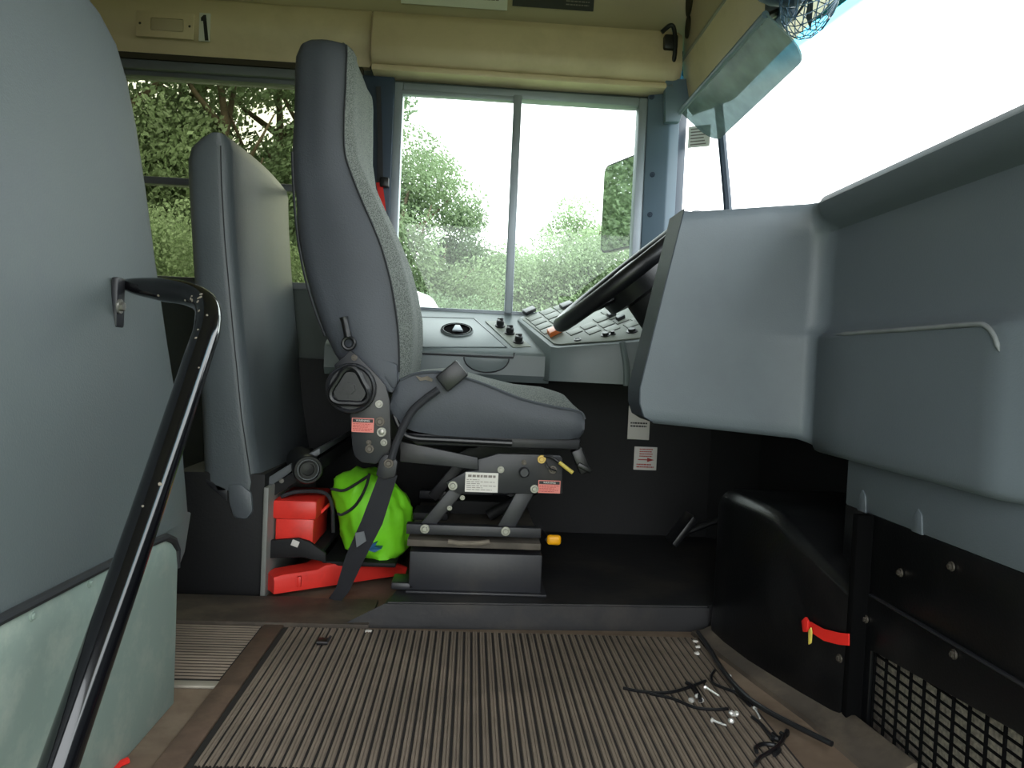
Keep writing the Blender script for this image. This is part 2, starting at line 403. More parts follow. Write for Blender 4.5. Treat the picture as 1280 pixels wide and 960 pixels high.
# front: firewall, windshield
plan = [(.655, 2.50), (.80, 2.41), (.92, 2.16), (.965, 1.8), (.98, 1.25), (.965, .7), (.92, .34), (.80, .09), (.655, 0)]
def plan_off(d): return [(x+d, 1.25+(y-1.25)*(1+d*.4)) for x, y in plan]
bm = NB(); loft(bm, [[(x, y, 0) for x, y in plan_off(.0)]+[(x, y, 0) for x, y in plan_off(.05)[::-1]], [(x, y, .86) for x, y in plan_off(.0)]+[(x, y, .86) for x, y in plan_off(.05)[::-1]]])
struct('wall_front', bm, 'blackmatte')
bm = NB(); loft(bm, [[(x-.02, y, 1.63) for x, y in plan]+[(x+.05, y, 1.63) for x, y in plan[::-1]], [(x-.10, y, 1.80) for x, y in plan]+[(x-.05, y, 1.80) for x, y in plan[::-1]]])
struct('trim_3', bm, 'pillardark')
bm = NB(); loft(bm, [[(x, y, .84) for x, y in plan], [(x-.02, y, 1.20) for x, y in plan], [(x-.03, y, 1.66) for x, y in plan]], closed=False)
bmesh.ops.solidify(bm, geom=bm.faces[:], thickness=.004)
f = struct('window_3', bm, 'shield')
bm = NB(); tube(bm, [A(912, 300, Y=2.405), A(909, 248, Y=2.405), A(903, 180, Y=2.41), A(896, 110, Y=2.41)], .014, 8)
obj('mullion', bm, 'pillardark', f)

# ------------------------------------------------------------------ overhead panels
prof = [(2.49, 1.665), (2.415, 1.665), (2.395, 1.658), (2.387, 1.635), (2.380, 1.59), (2.372, 1.555), (2.372, 1.53), (2.388, 1.512), (2.42, 1.500), (2.49, 1.497)]
prof2 = prof
def header(x0, x1, prof, r0=.004, r1=.004):
    bm = NB(); c = Vector((0, 2.45, 1.60)); rings = []
    for x, k in ((x0, .93), (x0+r0, .985), (x0+2*r0, 1), (x1-2*r1, 1), (x1-r1, .97), (x1, .88)):
        rings.append([(x, c.y+(y-c.y)*k, c.z+(z-c.z)*k) for y, z in prof])
    return loft(bm, rings)
t = thing('overhead_panel', 'cream moulded header panel above the driver sliding window', 'panel', (.1, 2.49, 1.497))
obj('cover', header(-.352, .618, prof, .003, .012), 'cream', t, 50)
for u, v in ((474, 18), (612, 27)):
    bm = NB(); c = A(u, v, Y=2.43); lathe(bm, c, (0, -1, 0), [(.005, -.02), (.005, .004), (.003, .006)], 10); obj('screw', bm, 'groove', t)
obj('lower_lip', BX((-.35, 2.40, 1.483), (.60, 2.49, 1.502), .004), 'cream', t)
prof3 = [(2.49, 1.68), (2.445, 1.68), (2.435, 1.67), (2.43, 1.62), (2.43, 1.575), (2.445, 1.562), (2.455, 1.525), (2.46, 1.51), (2.49, 1.51)]
t = thing('overhead_panel', 'cream header panel carrying the number 1 above the rear side window', 'panel', (-.8, 2.49, 1.51))
obj('cover', header(-1.6, -.358, prof3), 'cream', t, 50)
obj('rubber_gap', BX((-1.6, 2.455, 1.49), (-.385, 2.488, 1.508)), 'groove', t)
obj('rail', BX((-1.6, 2.462, 1.462), (-.385, 2.487, 1.49), .004), 'frame', t)
# light plate and number decal
a, b = A(171, 13, Y=2.428), A(242, 50, Y=2.428)
t = thing('cover_plate', 'clear rectangular cover plate left of the number 1 decal', 'plate', ((a.x+b.x)/2, 2.43, b.z))
obj('plate', BX((a.x, 2.424, b.z), (b.x, 2.430, a.z), .002), 'cream', t)
bm = NB(); box(bm, (a.x+.045, 2.422, b.z+.02), (b.x-.03, 2.426, a.z-.02), .004); obj('lens', bm, 'creamdark', t)
for x in (a.x+.012, b.x-.012):
    bolt('screw', (x, 2.425, (a.z+b.z)/2), (0, -1, 0), .004, 'darkbolt', t, .003)
a, b = A(249.5, 16, Y=2.428), A(262, 52, Y=2.428)
t = thing('number_decal', 'white decal with a black number 1 on the cream header panel', 'sticker', ((a.x+b.x)/2, 2.43, b.z))
obj('backing', BX((a.x, 2.427, b.z), (b.x, 2.4315, a.z)), 'white', t)
bm = NB(); plate([(251, 22), (254.5, 18.5), (257.5, 18.5), (260.5, 50.5), (256, 50.5), (253.8, 26), (251.3, 26)], 2.4258, .0015, 0, bm); obj('numeral', bm, 'ink', t)
# ceiling notices
def bars(bm, x0, x1, z0, z1, y, rows, seed, ragged=.3, h=.45):
    rnd = random.Random(seed); dz = (z1-z0)/rows
    for i in range(rows):
        z = z1-(i+.5)*dz; x = x0
        xe = x1-rnd.random()*ragged*(x1-x0)
        while x < xe:
            wd = (x1-x0)*rnd.uniform(.06, .16)
            box(bm, (x, y-.0006, z-dz*h/2), (min(x+wd, xe), y, z+dz*h/2)); x += wd+(x1-x0)*.03
    return bm
def roofpt(u, v):
    return A(u, v, Y=2.44)
a, b = roofpt(502, -25), roofpt(634, 12)
tl = R_(17)
def notice(name, label, a, b, m, parts):
    t = thing(name, label, 'sticker', ((a.x+b.x)/2, 2.448, b.z))
    bk = obj('backing', BX((a.x, 2.446, b.z), (b.x, 2.449, a.z)), m, t)
    for nm, bm, mm in parts: obj(nm, bm, mm, t)
    for o in list(t.children):
        o.rotation_euler = (tl, 0, 0)
    return t
ax, bx, az, bz = a.x, b.x, a.z, b.z
bm = NB(); bars(bm, ax+.08, bx-.13, bz+.018, bz+.075, 2.446, 4, 3, .1, .4); bm2 = NB(); bars(bm2, ax+.24, bx-.015, bz+.02, bz+.07, 2.446, 3, 4, .2, .3)
notice('paper_notice', 'white printed notice on the ceiling edge, above the driver seat', a, b, 'white', [('printing', bm, 'greyink'), ('printing', bm2, 'greyink')])
a, b = roofpt(642, -25), roofpt(742, 13)
bm = NB(); bars(bm, a.x+.01, b.x-.09, b.z+.03, b.z+.08, 2.446, 2, 8, .1, .6); bm2 = NB(); bars(bm2, a.x+.17, b.x-.01, b.z+.01, b.z+.05, 2.446, 4, 9, .1, .35)
notice('warning_notice', 'black notice with orange and white print on the ceiling edge', a, b, 'ink', [('orange_printing', bm, 'orangeink'), ('white_printing', bm2, 'greyink')])

# front header above windshield
t = thing('windshield_header', 'cream header panel running along the top of the windshield', 'panel', (.64, 1.3, 1.40))
bm = NB(); loft(bm, [[(x, y, z) for x, z in ((.628, 1.578), (.640, 1.50), (.655, 1.43), (.672, 1.412), (.80, 1.47), (.80, 1.60), (.64, 1.60))] for y in (.05, .8, 1.6, 2.40, 2.425)])
obj('cover', bm, 'cream', t, 30)
bm = NB(); loft(bm, [[(.628, y, 1.588), (.632, y, zt_), (.70, y, zt_), (.70, y, 1.588)] for y, zt_ in ((.10, 1.78), (.4, 1.90), (1.25, 1.955), (2.1, 1.90), (2.36, 1.82), (2.42, 1.76))])
obj('upper_panel', bm, 'creamdark', t)
bm = NB(); box(bm, (.622, .06, 1.576), (.655, 2.42, 1.586), .003); obj('ledge', bm, 'strip', t)
for u, v, ru, rv in ((863, -2, .018, .055), (861, 34, .013, .034)):
    c = A(u, v, X=.630); n = 20
    bm = NB(); pts = [(c.x, c.y+ru*1.8*math.cos(2*math.pi*k/n), c.z+rv*math.sin(2*math.pi*k/n)) for k in range(n)]
    prism(bm, [(x-.006, y, z) for x, y, z in pts], (.01, 0, 0)); obj('opening', bm, 'groove', t)
bm = NB(); prism(bm, [A(u, v, Y=2.40) for u, v in ((832, 99), (884, 97), (870, 116), (855, 138), (850, 152), (832, 152))], (0, .03, 0), .003)
obj('header_corner', bm, 'pillar', pil_, label='blue grey gusset under the header corner')
# black bracket in the corner
c = A(838, 52, Y=2.38)
t = thing('coat_hook', 'black hook bracket in the corner between the two cream headers', 'hook', c)
bm = NB(); box(bm, c+Vector((-.022, -.015, -.028)), c+Vector((.022, .05, .018)), .006)
obj('body', bm, 'black', t)
bm = NB(); tube(bm, spline([c+Vector((-.03, -.005, .025)), c+Vector((-.005, -.012, .045)), c+Vector((.008, -.012, .03)), c+Vector((.014, -.01, -.03)), c+Vector((.012, .0, -.07))], 5), .007, 8); obj('hook', bm, 'black', t)

# sun visor
h0, h1 = A(850, 140, Y=2.32), A(957, 18, Y=1.58)
l1, l0 = A(1012, 72, Y=1.56), A(893, 180, Y=2.30)
t = thing('sun_visor', 'smoked translucent sun visor hanging from the windshield header', 'visor', (h0+h1)/2)
def qb(s, q):
    a = h0.lerp(h1, s); b = l0.lerp(l1, s); return a.lerp(b, q)
pts = []
R1 = [(0, 0), (1, 0)]
for k in range(7):
    an = math.pi/2*k/6; pts.append((1-.10+.10*math.sin(an)+0, 1-.30+0)) if False else None
outl = [(0, 0), (1, 0), (1.0, .55)]
for k in range(8):
    an = math.pi/2*k/7; outl.append((.93+.07*math.cos(an), .55+.42*math.sin(an)))
for k in range(8):
    an = math.pi/2*k/7; outl.append((.10-.10*math.sin(an)*1.0, .55+.45*math.cos(an)))
nrm = (h1-h0).cross(l0-h0).normalized()
bm = NB(); prism(bm, [qb(s, q) for s, q in outl if True], nrm*.004)
obj('visor_blade', bm, 'visor', t, 20)
bm = NB(); tube(bm, [h0, h1], .008, 10); obj('hinge_rod', bm, 'pillar', t)
for s in (.18, .53, .95):
    p = h0.lerp(h1, s); q = Vector((.665, p.y+.01, p.z+.045))
    bm = NB(); tube(bm, [p, p.lerp(q, .5)+Vector((-.006, 0, 0)), q], .009, 8); obj('bracket', bm, 'black', t)
# fan
c = A(1014, -10, X=.63)
t = thing('dash_fan', 'small wire cage fan at the top right corner above the visor', 'fan', c)
ax = Vector((.75, -.45, -.25)).normalized(); ex = ax.orthogonal().normalized(); ey = ax.cross(ex); RF = .086
bm = NB()
for k in range(26):
    an = 2*math.pi*k/26
    pts = []
    for j in range(9):
        th = .12+(math.pi-.24)*j/8; tw = an+.55*j/8
        pts.append(c+ax*(RF*.62*math.cos(th))+(ex*math.cos(tw)+ey*math.sin(tw))*RF*math.sin(th))
    tube(bm, pts, .0011, 5)
for th in (.5, .9, 1.3, 1.57, 1.9, 2.3):
    tube(bm, [c+ax*(RF*.62*math.cos(th))+(ex*math.cos(2*math.pi*k/32)+ey*math.sin(2*math.pi*k/32))*RF*math.sin(th) for k in range(33)], .0012, 5, cap=False)
obj('cage', bm, 'wire', t)
bm = NB()
for k in range(4):
    an = 2*math.pi*k/4+.3; d1 = ex*math.cos(an)+ey*math.sin(an); d2 = ax.cross(d1)
    v = [c+d1*.015-d2*.006+ax*.006, c+d1*.066-d2*.022+ax*.012, c+d1*.066+d2*.022-ax*.012, c+d1*.015+d2*.006-ax*.006]
    prism(bm, v, ax*.002)
obj('blades', bm, 'motor', t)
bm = NB(); lathe(bm, c-ax*.012, -ax, [(.02, 0), (.03, .01), (.032, .06), (.026, .085), (.01, .09)], 20); obj('motor', bm, 'motor', t)
m0 = A(978, 14, X=.640)
bm = NB(); box(bm, m0-Vector((.020, .045, .028)), m0+Vector((.02, .06, .09)), .008); obj('mount', bm, 'motor', t)
bm = NB(); tube(bm, spline([m0, m0.lerp(c, .5)+Vector((0, 0, .01)), c-ax*.06], 5), .012, 8); obj('stem', bm, 'motor', t)
# inspection sticker on the quarter pane
a, b = A(856, 152, Y=2.43), A(881, 181, Y=2.43)
t = thing('inspection_sticker', 'small printed paper sticker on the windshield corner pane', 'sticker', ((a.x+b.x)/2, 2.445, b.z))
d = Vector((.145, -.09, 0)).normalized(); nn = Vector((-d.y, d.x, 0))*-1
p0 = Vector((.675, 2.480, b.z)); wd = .072
def pq(s, z, o=0): return p0+d*s+Vector((0, 0, z))+Vector((-.09, -.145, 0)).normalized()*o
bm = NB(); prism(bm, [pq(0, 0), pq(wd, 0), pq(wd, .07), pq(0, .07)], Vector((-.09, -.145, 0)).normalized()*.001); obj('paper', bm, 'white', t)
bm = NB()
for i in range(6): prism(bm, [pq(.008, .008+i*.01, .0012), pq(.06-.004*(i % 3), .008+i*.01, .0012), pq(.06-.004*(i % 3), .012+i*.01, .0012), pq(.008, .012+i*.01, .0012)], Vector((-.09, -.145, 0)).normalized()*.0005)
obj('printing', bm, 'greyink', t)

# ------------------------------------------------------------------ stanchion panel (left foreground) and handrail
def padx(z): return -.482-(z-.31)*.150
t = thing('stanchion_panel', 'grey padded panel beside the door with pale green kick plate', 'panel', (-.5, 1.0, 0))
edge = [(226, 706), (238, 668), (240, 640), (233, 560), (224, 490), (213, 420), (200, 330), (188, 240), (176, 160), (165, 105), (152, 60), (132, 22), (108, -8), (70, -45), (20, -80)]
def onpad(u, v, off=0):
    d = FW+RT*((u-640)/FPX)+UP*((480-v)/FPX)
    # plane x = -.459-(z-.31)*.165 + off
    k = d.x+.150*d.z; t_ = (-.482-(HC-.31)*.150+off)/k
    return CAM+d*t_
E = [onpad(u, v) for u, v in edge]
bm = NB()
rings = []
Y0 = .10
E[1].z = .300
for p in E[1:-1]:
    row = []
    x = padx(p.z)
    for k, (dy, dx) in enumerate(((0, -.055), (0, -.02), (-.004, -.010), (-.012, -.003), (-.03, 0), (-.12, .002), (-.3, .004), (-.5, .004), (-.8, .002))):
        row.append((x+dx, max(p.y+dy, Y0), p.z))
    row.append((x-.055, Y0, p.z))
    rings.append(row)
loft(bm, rings)
obj('pad', bm, 'pad', t, 40)
bm = NB(); P1 = [onpad(u, v, -.012) for u, v in ((190, 690), (200, 705), (226, 706), (232, 690), (240, 640), (200, 640))]
prism(bm, P1, (-.03, 0, 0), .004); obj('pad_flap', bm, 'pad', t)
# kick plate
G = [(0, .06), (0, 1.288), (.10, 1.288), (.235, 1.285), (.262, 1.278), (.285, 1.25), (.292, 1.22), (.296, 1.15), (.305, .8), (.31, .06)]
bm = NB(); prism(bm, [(-.474, y, z) for z, y in G], (-.022, 0, 0), .003, 2)
obj('kick_plate', bm, 'kick', t)
bm = NB(); tube(bm, [(-.472, .06, .315), (-.472, .8, .311), (-.472, 1.15, .302), (-.472, 1.225, .297), (-.474, 1.262, .283), (-.476, 1.285, .262), (-.478, 1.29, .23)], .006, 8)
obj('edge_trim', bm, 'piping', t)
for u, v in ((40, 770), (112, 729)):
    c = A(u, v, X=-.474); bolt('bolt', c, (1, 0, 0), .006, 'kick', t, .004)

t = thing('handrail', 'black bent tubular handrail with worn paint beside the padded panel', 'handrail', (-.40, .75, .1))
path = spline([(-.530, 1.19, .690), (-.505, 1.175, .687), (-.462, 1.158, .683), (-.415, 1.140, .676), (-.384, 1.116, .660), (-.371, 1.085, .628), (-.370, 1.045, .580), (-.370, .90, .404), (-.372, .723, .196), (-.375, .50, -.07)], 8)
n = len(path); rr = []; ff = []
for i, p in enumerate(path):
    k = min(1, i/16); rr.append(.0178*(.5+.5*k) if k < 1 else .0178); ff.append(1)
# flattened end: ellipse tall in z, thin across
bm = NB(); tube(bm, path, rr, 16)
obj('rail', bm, 'blackpaint', t, 60)
bm = NB(); c = A(148, 374, X=-.528)
box(bm, c+Vector((-.006, -.012, -.042)), c+Vector((.004, .014, .032)), .003); obj('mounting_tab', bm, 'blackmetal', t)
bolt('bolt', A(149, 383, X=-.523), (1, 0, 0), .011, 'bolt', t, .008)
rnd = random.Random(4); bm = NB()
for i in range(16):
    k = rnd.randrange(14, n-14); p = path[k]; d = (path[k+1]-path[k-1]).normalized()
    vw = (CAM-p).normalized(); sd = vw.cross(d).normalized(); vw = d.cross(sd)*-1 if d.cross(sd).dot(vw) < 0 else d.cross(sd)
    an = rnd.uniform(-.9, .5); c = p+(vw*math.cos(an)+sd*math.sin(an))*.0175
    lathe(bm, c, vw*math.cos(an)+sd*math.sin(an), [(rnd.uniform(.0012, .003), 0), (.0012, .0009)], 6)
o = obj('paint_chips', bm, 'dirt', t); o['kind'] = 'stuff'

# ------------------------------------------------------------------ padded barrier behind the driver
t = thing('padded_barrier', 'upright grey padded barrier right behind the driver seat', 'barrier', (-.6, 2.1, 0))
rings = []
# near edge pixels: left, right (front) per row
rows = [(645, 292, 318), (630, 262, 322), (600, 252, 324), (520, 249, 312), (420, 243, 302), (300, 236, 291), (230, 233, 287), (195, 231, 286), (178, 236, 286), (168, 250, 284), (164, 264, 280)]
rows = [(612, 256, 322), (600, 252, 324), (520, 249, 312), (420, 243, 302), (300, 236, 291), (230, 232, 287), (198, 231, 286), (182, 235, 286), (170, 248, 283), (165, 262, 278)]
YB = 1.86
for v, ul, ur in rows:
    a, b = A(ul, v, Y=YB), A(ur, v, Y=YB); z = a.z; w_ = b.x-a.x
    cx = (a.x+b.x)/2; ring = []
    r = min(.03, w_*.42)
    for (sx, sy, a0) in ((1, 0, -90), (1, 1, 0), (-1, 1, 90), (-1, 0, 180)):
        for k in range(5):
            an = R_(a0+90*k/4)
            bx_ = cx+sx*(w_/2-r)+r*math.cos(an); by = (YB+r if sy == 0 else 2.47-r)+r*math.sin(an)
            ring.append((bx_, by, z))
    rings.append(ring)
bm = NB(); loft(bm, rings); bmesh.ops.subdivide_edges(bm, edges=[e for e in bm.edges if abs(e.verts[0].co.y-e.verts[1].co.y) > .3], cuts=6, use_grid_fill=True)
for v in bm.verts:   # crowned front face, sagging middle
    k = math.sin(math.pi*min(1, max(0, (v.co.y-YB)/(2.47-YB)))); f_ = 1 if v.co.x > A(270, 400, Y=YB).x else -.5
    v.co.x += .014*k*f_
obj('pad', bm, 'barrier', t, 50)
bm = NB(); tube(bm, [A(ur-10, v, Y=YB-.001) for v, ul, ur in rows[1:-2]], .0012, 6); obj('seam', bm, 'piping', t)
bm = NB(); prism(bm, [A(u, v, Y=YB-.004) for u, v in ((284, 606), (300, 604), (314, 616), (316, 640), (308, 650), (292, 648), (286, 630))], (0, .06, 0), .006)
obj('corner_tab', bm, 'barrier', t)
bm = NB(); prism(bm, [A(u, v, Y=YB) for u, v in ((256, 598), (284, 610), (284, 628), (272, 618), (258, 605))], (0, .05, 0), .004); obj('corner_tab', bm, 'blackmetal', t)
obj('kick_box', BX((-.70, 1.862, 0), (-.487, 2.45, .30), .004), 'blackmatte', t)
bm = NB(); box(bm, (-.486, 1.848, .0), (-.474, 2.45, .27), .002); obj('front_plate', bm, 'plategrey', t)
bm = NB(); prism(bm, [A(u, v, Y=1.9) for u, v in ((330, 600), (372, 574), (400, 560), (400, 568), (374, 583), (332, 612))], (0, .5, 0), .003); obj('top_flange', bm, 'frame', t)
bm = NB(); prism(bm, [A(u, v, Y=1.905) for u, v in ((331, 612), (374, 585), (400, 572), (402, 588), (372, 602), (333, 626))], (0, .5, 0), .003); obj('black_shroud', bm, 'blackmatte', t)
for u, v in ((335, 610), (352, 598)): bolt('bolt', A(u, v+3, Y=1.905), (0, -1, 0), .006, 'bolt', t, .005)

# tray, red box, bag, red case, canister
t = thing('tray_bracket', 'black bracket tray holding the red box and lime bag', 'bracket', (-.38, 2.0, .06))
bm = NB(); prism(bm, [A(u, v, Y=1.885) for u, v in ((332, 676), (372, 673), (386, 677), (407, 692), (407, 703), (378, 697), (332, 698))], (0, .012, 0), .002); obj('front_lip', bm, 'blackmatte', t)
bm = NB(); box(bm, (-.473, 1.887, .098), (-.348, 2.36, .112), .004); obj('shelf', bm, 'blackmatte', t)
bm = NB(); box(bm, (-.356, 1.93, .062), (-.17, 2.36, .074), .004); obj('lower_shelf', bm, 'blackmatte', t)
for x_ in (-.36, -.2): obj('support', BX((x_, 2.22, .0), (x_+.03, 2.30, .063), .003), 'blackmatte', t)
lb = A(369, 679, Y=1.884); obj('white_tag', BX(lb+Vector((-.009, -.002, -.008)), lb+Vector((.009, .001, .007)), .001, rot=Matrix.Rotation(R_(20), 3, 'Y')), 'white', t)

t = thing('red_box', 'red plastic box with a lid on the black bracket tray', 'box', (-.43, 1.98, .112))
p = A(341, 684, Y=1.90); q = A(394, 640, Y=1.90); x0, x1 = p.x, q.x; zt = q.z+.006; rz = Matrix.Rotation(R_(-8), 3, 'Z')
obj('body', BX((x0+.003, 1.903, .114), (x1-.003, 2.09, .187), .006, rot=None), 'red', t)
obj('lid', BX((x0-.004, 1.897, .183), (x1+.004, 2.096, .232), .008), 'red', t)
bm = NB(); tube(bm, spline([(x1+.002, 1.96, .19), (x1+.016, 1.965, .205), (x1+.018, 2.0, .207), (x1+.002, 2.02, .19)], 5), .004, 8); obj('latch', bm, 'red', t)
bm = NB(); tube(bm, spline([(x0+.01, 1.92, .236), (x0+.05, 1.93, .248), (x1+.01, 1.95, .244), (x1+.03, 1.96, .21), (x1+.035, 1.965, .14)], 6), .005, 8)
solo('bungee_cord', bm, 'web', 'black elastic cord stretched over the red box lid', 'cord')

# lime bag
t = thing('drawstring_bag', 'lime green drawstring bag with blue print behind the belt strap', 'bag', (-.24, 2.02, .074))
rowsb = [(706, 455, 492), (700, 440, 503), (685, 430, 510), (660, 424, 512), (635, 418, 512), (620, 415, 508), (605, 418, 496), (594, 428, 482), (588, 440, 470)]
bm = NB(); rings = []
YG = 1.99
for i, (v, ul, ur) in enumerate(rowsb):
    a, b = A(ul, v, Y=YG), A(ur, v, Y=YG); c = (a+b)/2; rx = (b.x-a.x)/2; ry = min(.085, rx*1.0+.01)
    c.z = max(c.z, .075)
    ring = []
    for k in range(40):
        an = 2*math.pi*k/40; f_ = 1+.035*math.sin(an*7+i*.5)*(.3+.7*i/8)+.02*math.sin(an*13+i)
        ring.append((c.x+rx*math.cos(an)*f_, YG+.03+ry*math.sin(an)*f_, c.z))
    rings.append(ring)
loft(bm, rings); bmesh.ops.subdivide_edges(bm, edges=bm.edges[:], cuts=1, use_grid_fill=True, smooth=.6)
wobble(bm, .015, 14, 3); wobble(bm, .008, 32, 5); zmin = min(v.co.z for v in bm.verts)
for v in bm.verts: v.co.z = max(v.co.z, .0745)
obj('sack', bm, 'green', t, 70)
bm = NB()
for uv in (((414, 611), (430, 613), (448, 603), (462, 594)), ((462, 592), (456, 612), (444, 632), (428, 643), (422, 642))):
    tube(bm, spline([A(u, v, Y=YG-.074+.02*abs(u-465)/50) for u, v in uv], 5), .0035, 8)
obj('drawstring', bm, 'web', t)
bm = NB(); rnd = random.Random(2)
c0 = A(460, 688, Y=YG-.078)
for k in range(5):
    an = R_(10+40*k); d = Vector((math.cos(an), 0, math.sin(an)*.8)); s = Vector((-d.z, 0, d.x))
    prism(bm, [c0, c0+d*.016+s*.007, c0+d*.034+Vector((0, .004, 0)), c0+d*.016-s*.007], (0, .04, 0))
obj('blue_flower_print', bm, 'blue', t)
# red case on the floor
t = thing('warning_triangle_case', 'long flat red plastic case lying on the floor below the lime bag', 'case', (-.3, 1.95, 0))
a = A(342, 750, Z=.0015); b = A(511, 724, Z=.0015); d = (b-a); d.z = 0; ln = d.length; d.normalize(); nrm = Vector((-d.y, d.x, 0))
if nrm.y < 0: nrm = -nrm
bm = NB(); rings = []
for s, h, wd_ in ((0, .040, .06), (.06, .044, .075), (.30, .045, .085), (.36, .054, .09), (.62, .052, .085), (.9, .032, .06), (1.0, .016, .045)):
    p = a+d*(ln*s); r = []
    for (o, z) in ((0, 0), (0, h*.75), (.006, h*.96), (.014, h), (wd_-.01, h), (wd_, h*.8), (wd_, 0)):
        r.append(p+nrm*o+Vector((0, 0, z+.014)))
    rings.append(r)
loft(bm, rings); obj('shell', bm, 'red', t, 40)
bm = NB(); p = a+d*(ln*.165); box(bm, p+Vector((-.004, -.004, .022)), p+Vector((.006, .006, .05)), .002); obj('clasp', bm, 'red', t)
# canister
t = thing('canister', 'black round ended canister lying above the red box', 'canister', A(385, 587, Y=1.875))
c = A(385, 587, Y=1.875); axd = Vector((.35, -.9, -.05)).normalized()
bm = NB(); lathe(bm, c-axd*.14, axd, [(.028, 0), (.034, .01), (.034, .11), (.036, .125), (.036, .14), (.033, .145), (.028, .145), (.027, .138), (.021, .138), (.02, .143), (.015, .143), (.014, .138), (.002, .139)], 32); obj('body', bm, 'black', t)
bm = NB(); lathe(bm, c+axd*.001, axd, [(.026, -.002), (.026, .001), (.024, .001), (.024, -.002)], 32, False); obj('ring', bm, 'frame', t)

# ------------------------------------------------------------------ driver seat
SY0, SY1 = 1.745, 2.20
seat = thing('driver_seat', 'high backed grey driver seat on a black suspension base', 'seat', (0, 1.97, .058))
rowsS = [(47.5, 390, 420), (50, 378, 429), (56, 371, 433), (70, 365, 433.5), (90, 363.5, 432.5), (110, 363, 432), (150, 362, 430), (190, 362, 431), (220, 363, 440), (250, 364.5, 452), (280, 367, 465), (310, 371, 477), (350, 379, 488), (390, 391, 495), (420, 403, 498), (445, 416, 499), (465, 430, 499), (480, 455, 498), (490, 478, 497)]
bulge = {}
rings = []; fr = []
for i, (v, ub, us) in enumerate(rowsS):
    b, s = A(ub, v, Y=SY0), A(us, v, Y=SY0); z = s.z
    k = min(1, i/3); ins = .03*(1-k)**2
    ya, yb = SY0+ins, SY1-ins-.05*max(0, 1-i/6)-.02*max(0, min(1, (260-v)/100))
    r = min(.035, (s.x-b.x)*.3)
    hd = max(0, min(1, (v-140)/100)); bl = .012+.022*hd*(1-max(0, (v-400)/110))
    ring = []
    for j in range(6):                       # near side, from seam back
        ring.append((s.x+(b.x+r-s.x)*j/5, ya-.008*math.sin(math.pi*j/5), z))
    for j in range(1, 5):
        an = R_(90*j/4); ring.append((b.x+r-r*math.sin(an), ya+r-r*math.cos(an), z))
    for j in range(1, 5): ring.append((b.x-.012*math.sin(math.pi*j/5), ya+r+(yb-ya-2*r)*j/5, z))
    for j in range(0, 4):
        an = R_(90*j/4); ring.append((b.x+r-r*math.cos(an), yb-r+r*math.sin(an), z))
    for j in range(6): ring.append((b.x+r+(s.x-b.x-r)*j/5, yb+.008*math.sin(math.pi*j/5), z))
    for j in range(1, 6): ring.append((s.x-.003, yb+(ya-yb)*j/6, z))
    rings.append(ring)
    row = []
    for j in range(13):
        q = j/12; e = 1-abs(2*q-1)**3
        bo = .018*max(0, 1-abs(q-.5)*2/.0+0) if False else 0
        sd = math.exp(-((q-.12)/.09)**2)+math.exp(-((q-.88)/.09)**2)
        row.append((s.x+bl*e*.75+bl*.7*sd*(e > 0)+ (0 if 0 < j < 12 else -.001), ya+(yb-ya)*q, z))
    fr.append(row)
bm = NB(); loft(bm, rings[::-1]); wobble(bm, .005, 11, 1); obj('backrest', bm, 'seatvinyl', seat, 55)
bm = NB(); loft(bm, fr, closed=False, cap=False); obj('backrest_fabric', bm, 'fabric', seat, 60)
bm = NB()
tube(bm, spline([A(us, v, Y=SY0-.0035) for v, ub, us in rowsS[2:-2]], 4), .0022, 6)
obj('front_seam', bm, 'piping', seat)
bm = NB(); tube(bm, spline([A(ub+3, v, Y=SY0+.002) for v, ub, us in rowsS[7:-4]], 4), .003, 6); obj('back_piping', bm, 'piping', seat)
bm = NB(); prism(bm, [A(u, v, Y=SY0-.008) for u, v in ((447, 437), (470, 445), (497, 455), (497, 488), (486, 484), (468, 462))], (0, .03, 0), .006); obj('side_flap', bm, 'seatvinyl', seat)
# cushion
rowsC = [(487, 503, 497, 516), (492, 488, 480, 524), (500, 475, 469, 532), (520, 467, 463, 540), (550, 465, 461, 545), (580, 472, 466, 547), (610, 482, 474, 548), (650, 498, 483, 549), (690, 508, 487, 550), (714, 512, 494, 550), (727, 516, 508, 548), (731, 524, 520, 542)]
CY0, CY1 = 1.725, 2.215
rv = []; rf = []
for i, (u, vp, vc, vb) in enumerate(rowsC):
    p, b = A(u, vp, Y=CY0), A(u, vb, Y=CY0); cz = A(u, vc, Y=1.87).z
    cz = max(cz, p.z+.001)
    r = [(p.x, CY0+.004, p.z), (p.x, CY0-.003, (p.z*.7+b.z*.3)), (p.x, CY0-.003, (p.z*.3+b.z*.7)), (p.x, CY0+.012, b.z), (p.x, CY1-.012, b.z), (p.x, CY1+.003, (p.z*.3+b.z*.7)), (p.x, CY1+.003, (p.z*.7+b.z*.3)), (p.x, CY1-.004, p.z)]
    r += [(p.x, CY1+(CY0-CY1)*k/5, p.z+(cz-p.z)*.6*math.sin(math.pi*k/5)) for k in range(1, 5)]
    rv.append(r)
    row = []
    for j in range(15):
        q = j/14; e = (1-abs(2*q-1)**3.2); row.append((p.x, CY0+.003+(CY1-CY0-.006)*q, p.z+.001+(cz-p.z)*e))
    rf.append(row)
bm = NB(); loft(bm, rv); obj('cushion', bm, 'seatvinyl', seat, 42)
bm = NB(); loft(bm, rf, closed=False, cap=False); obj('cushion_fabric', bm, 'fabric', seat, 60)
bm = NB(); tube(bm, spline([A(u, vp, Y=CY0) for u, vp, vc, vb in rowsC[2:]], 4), .003, 6); obj('cushion_piping', bm, 'seatvinyl', seat)
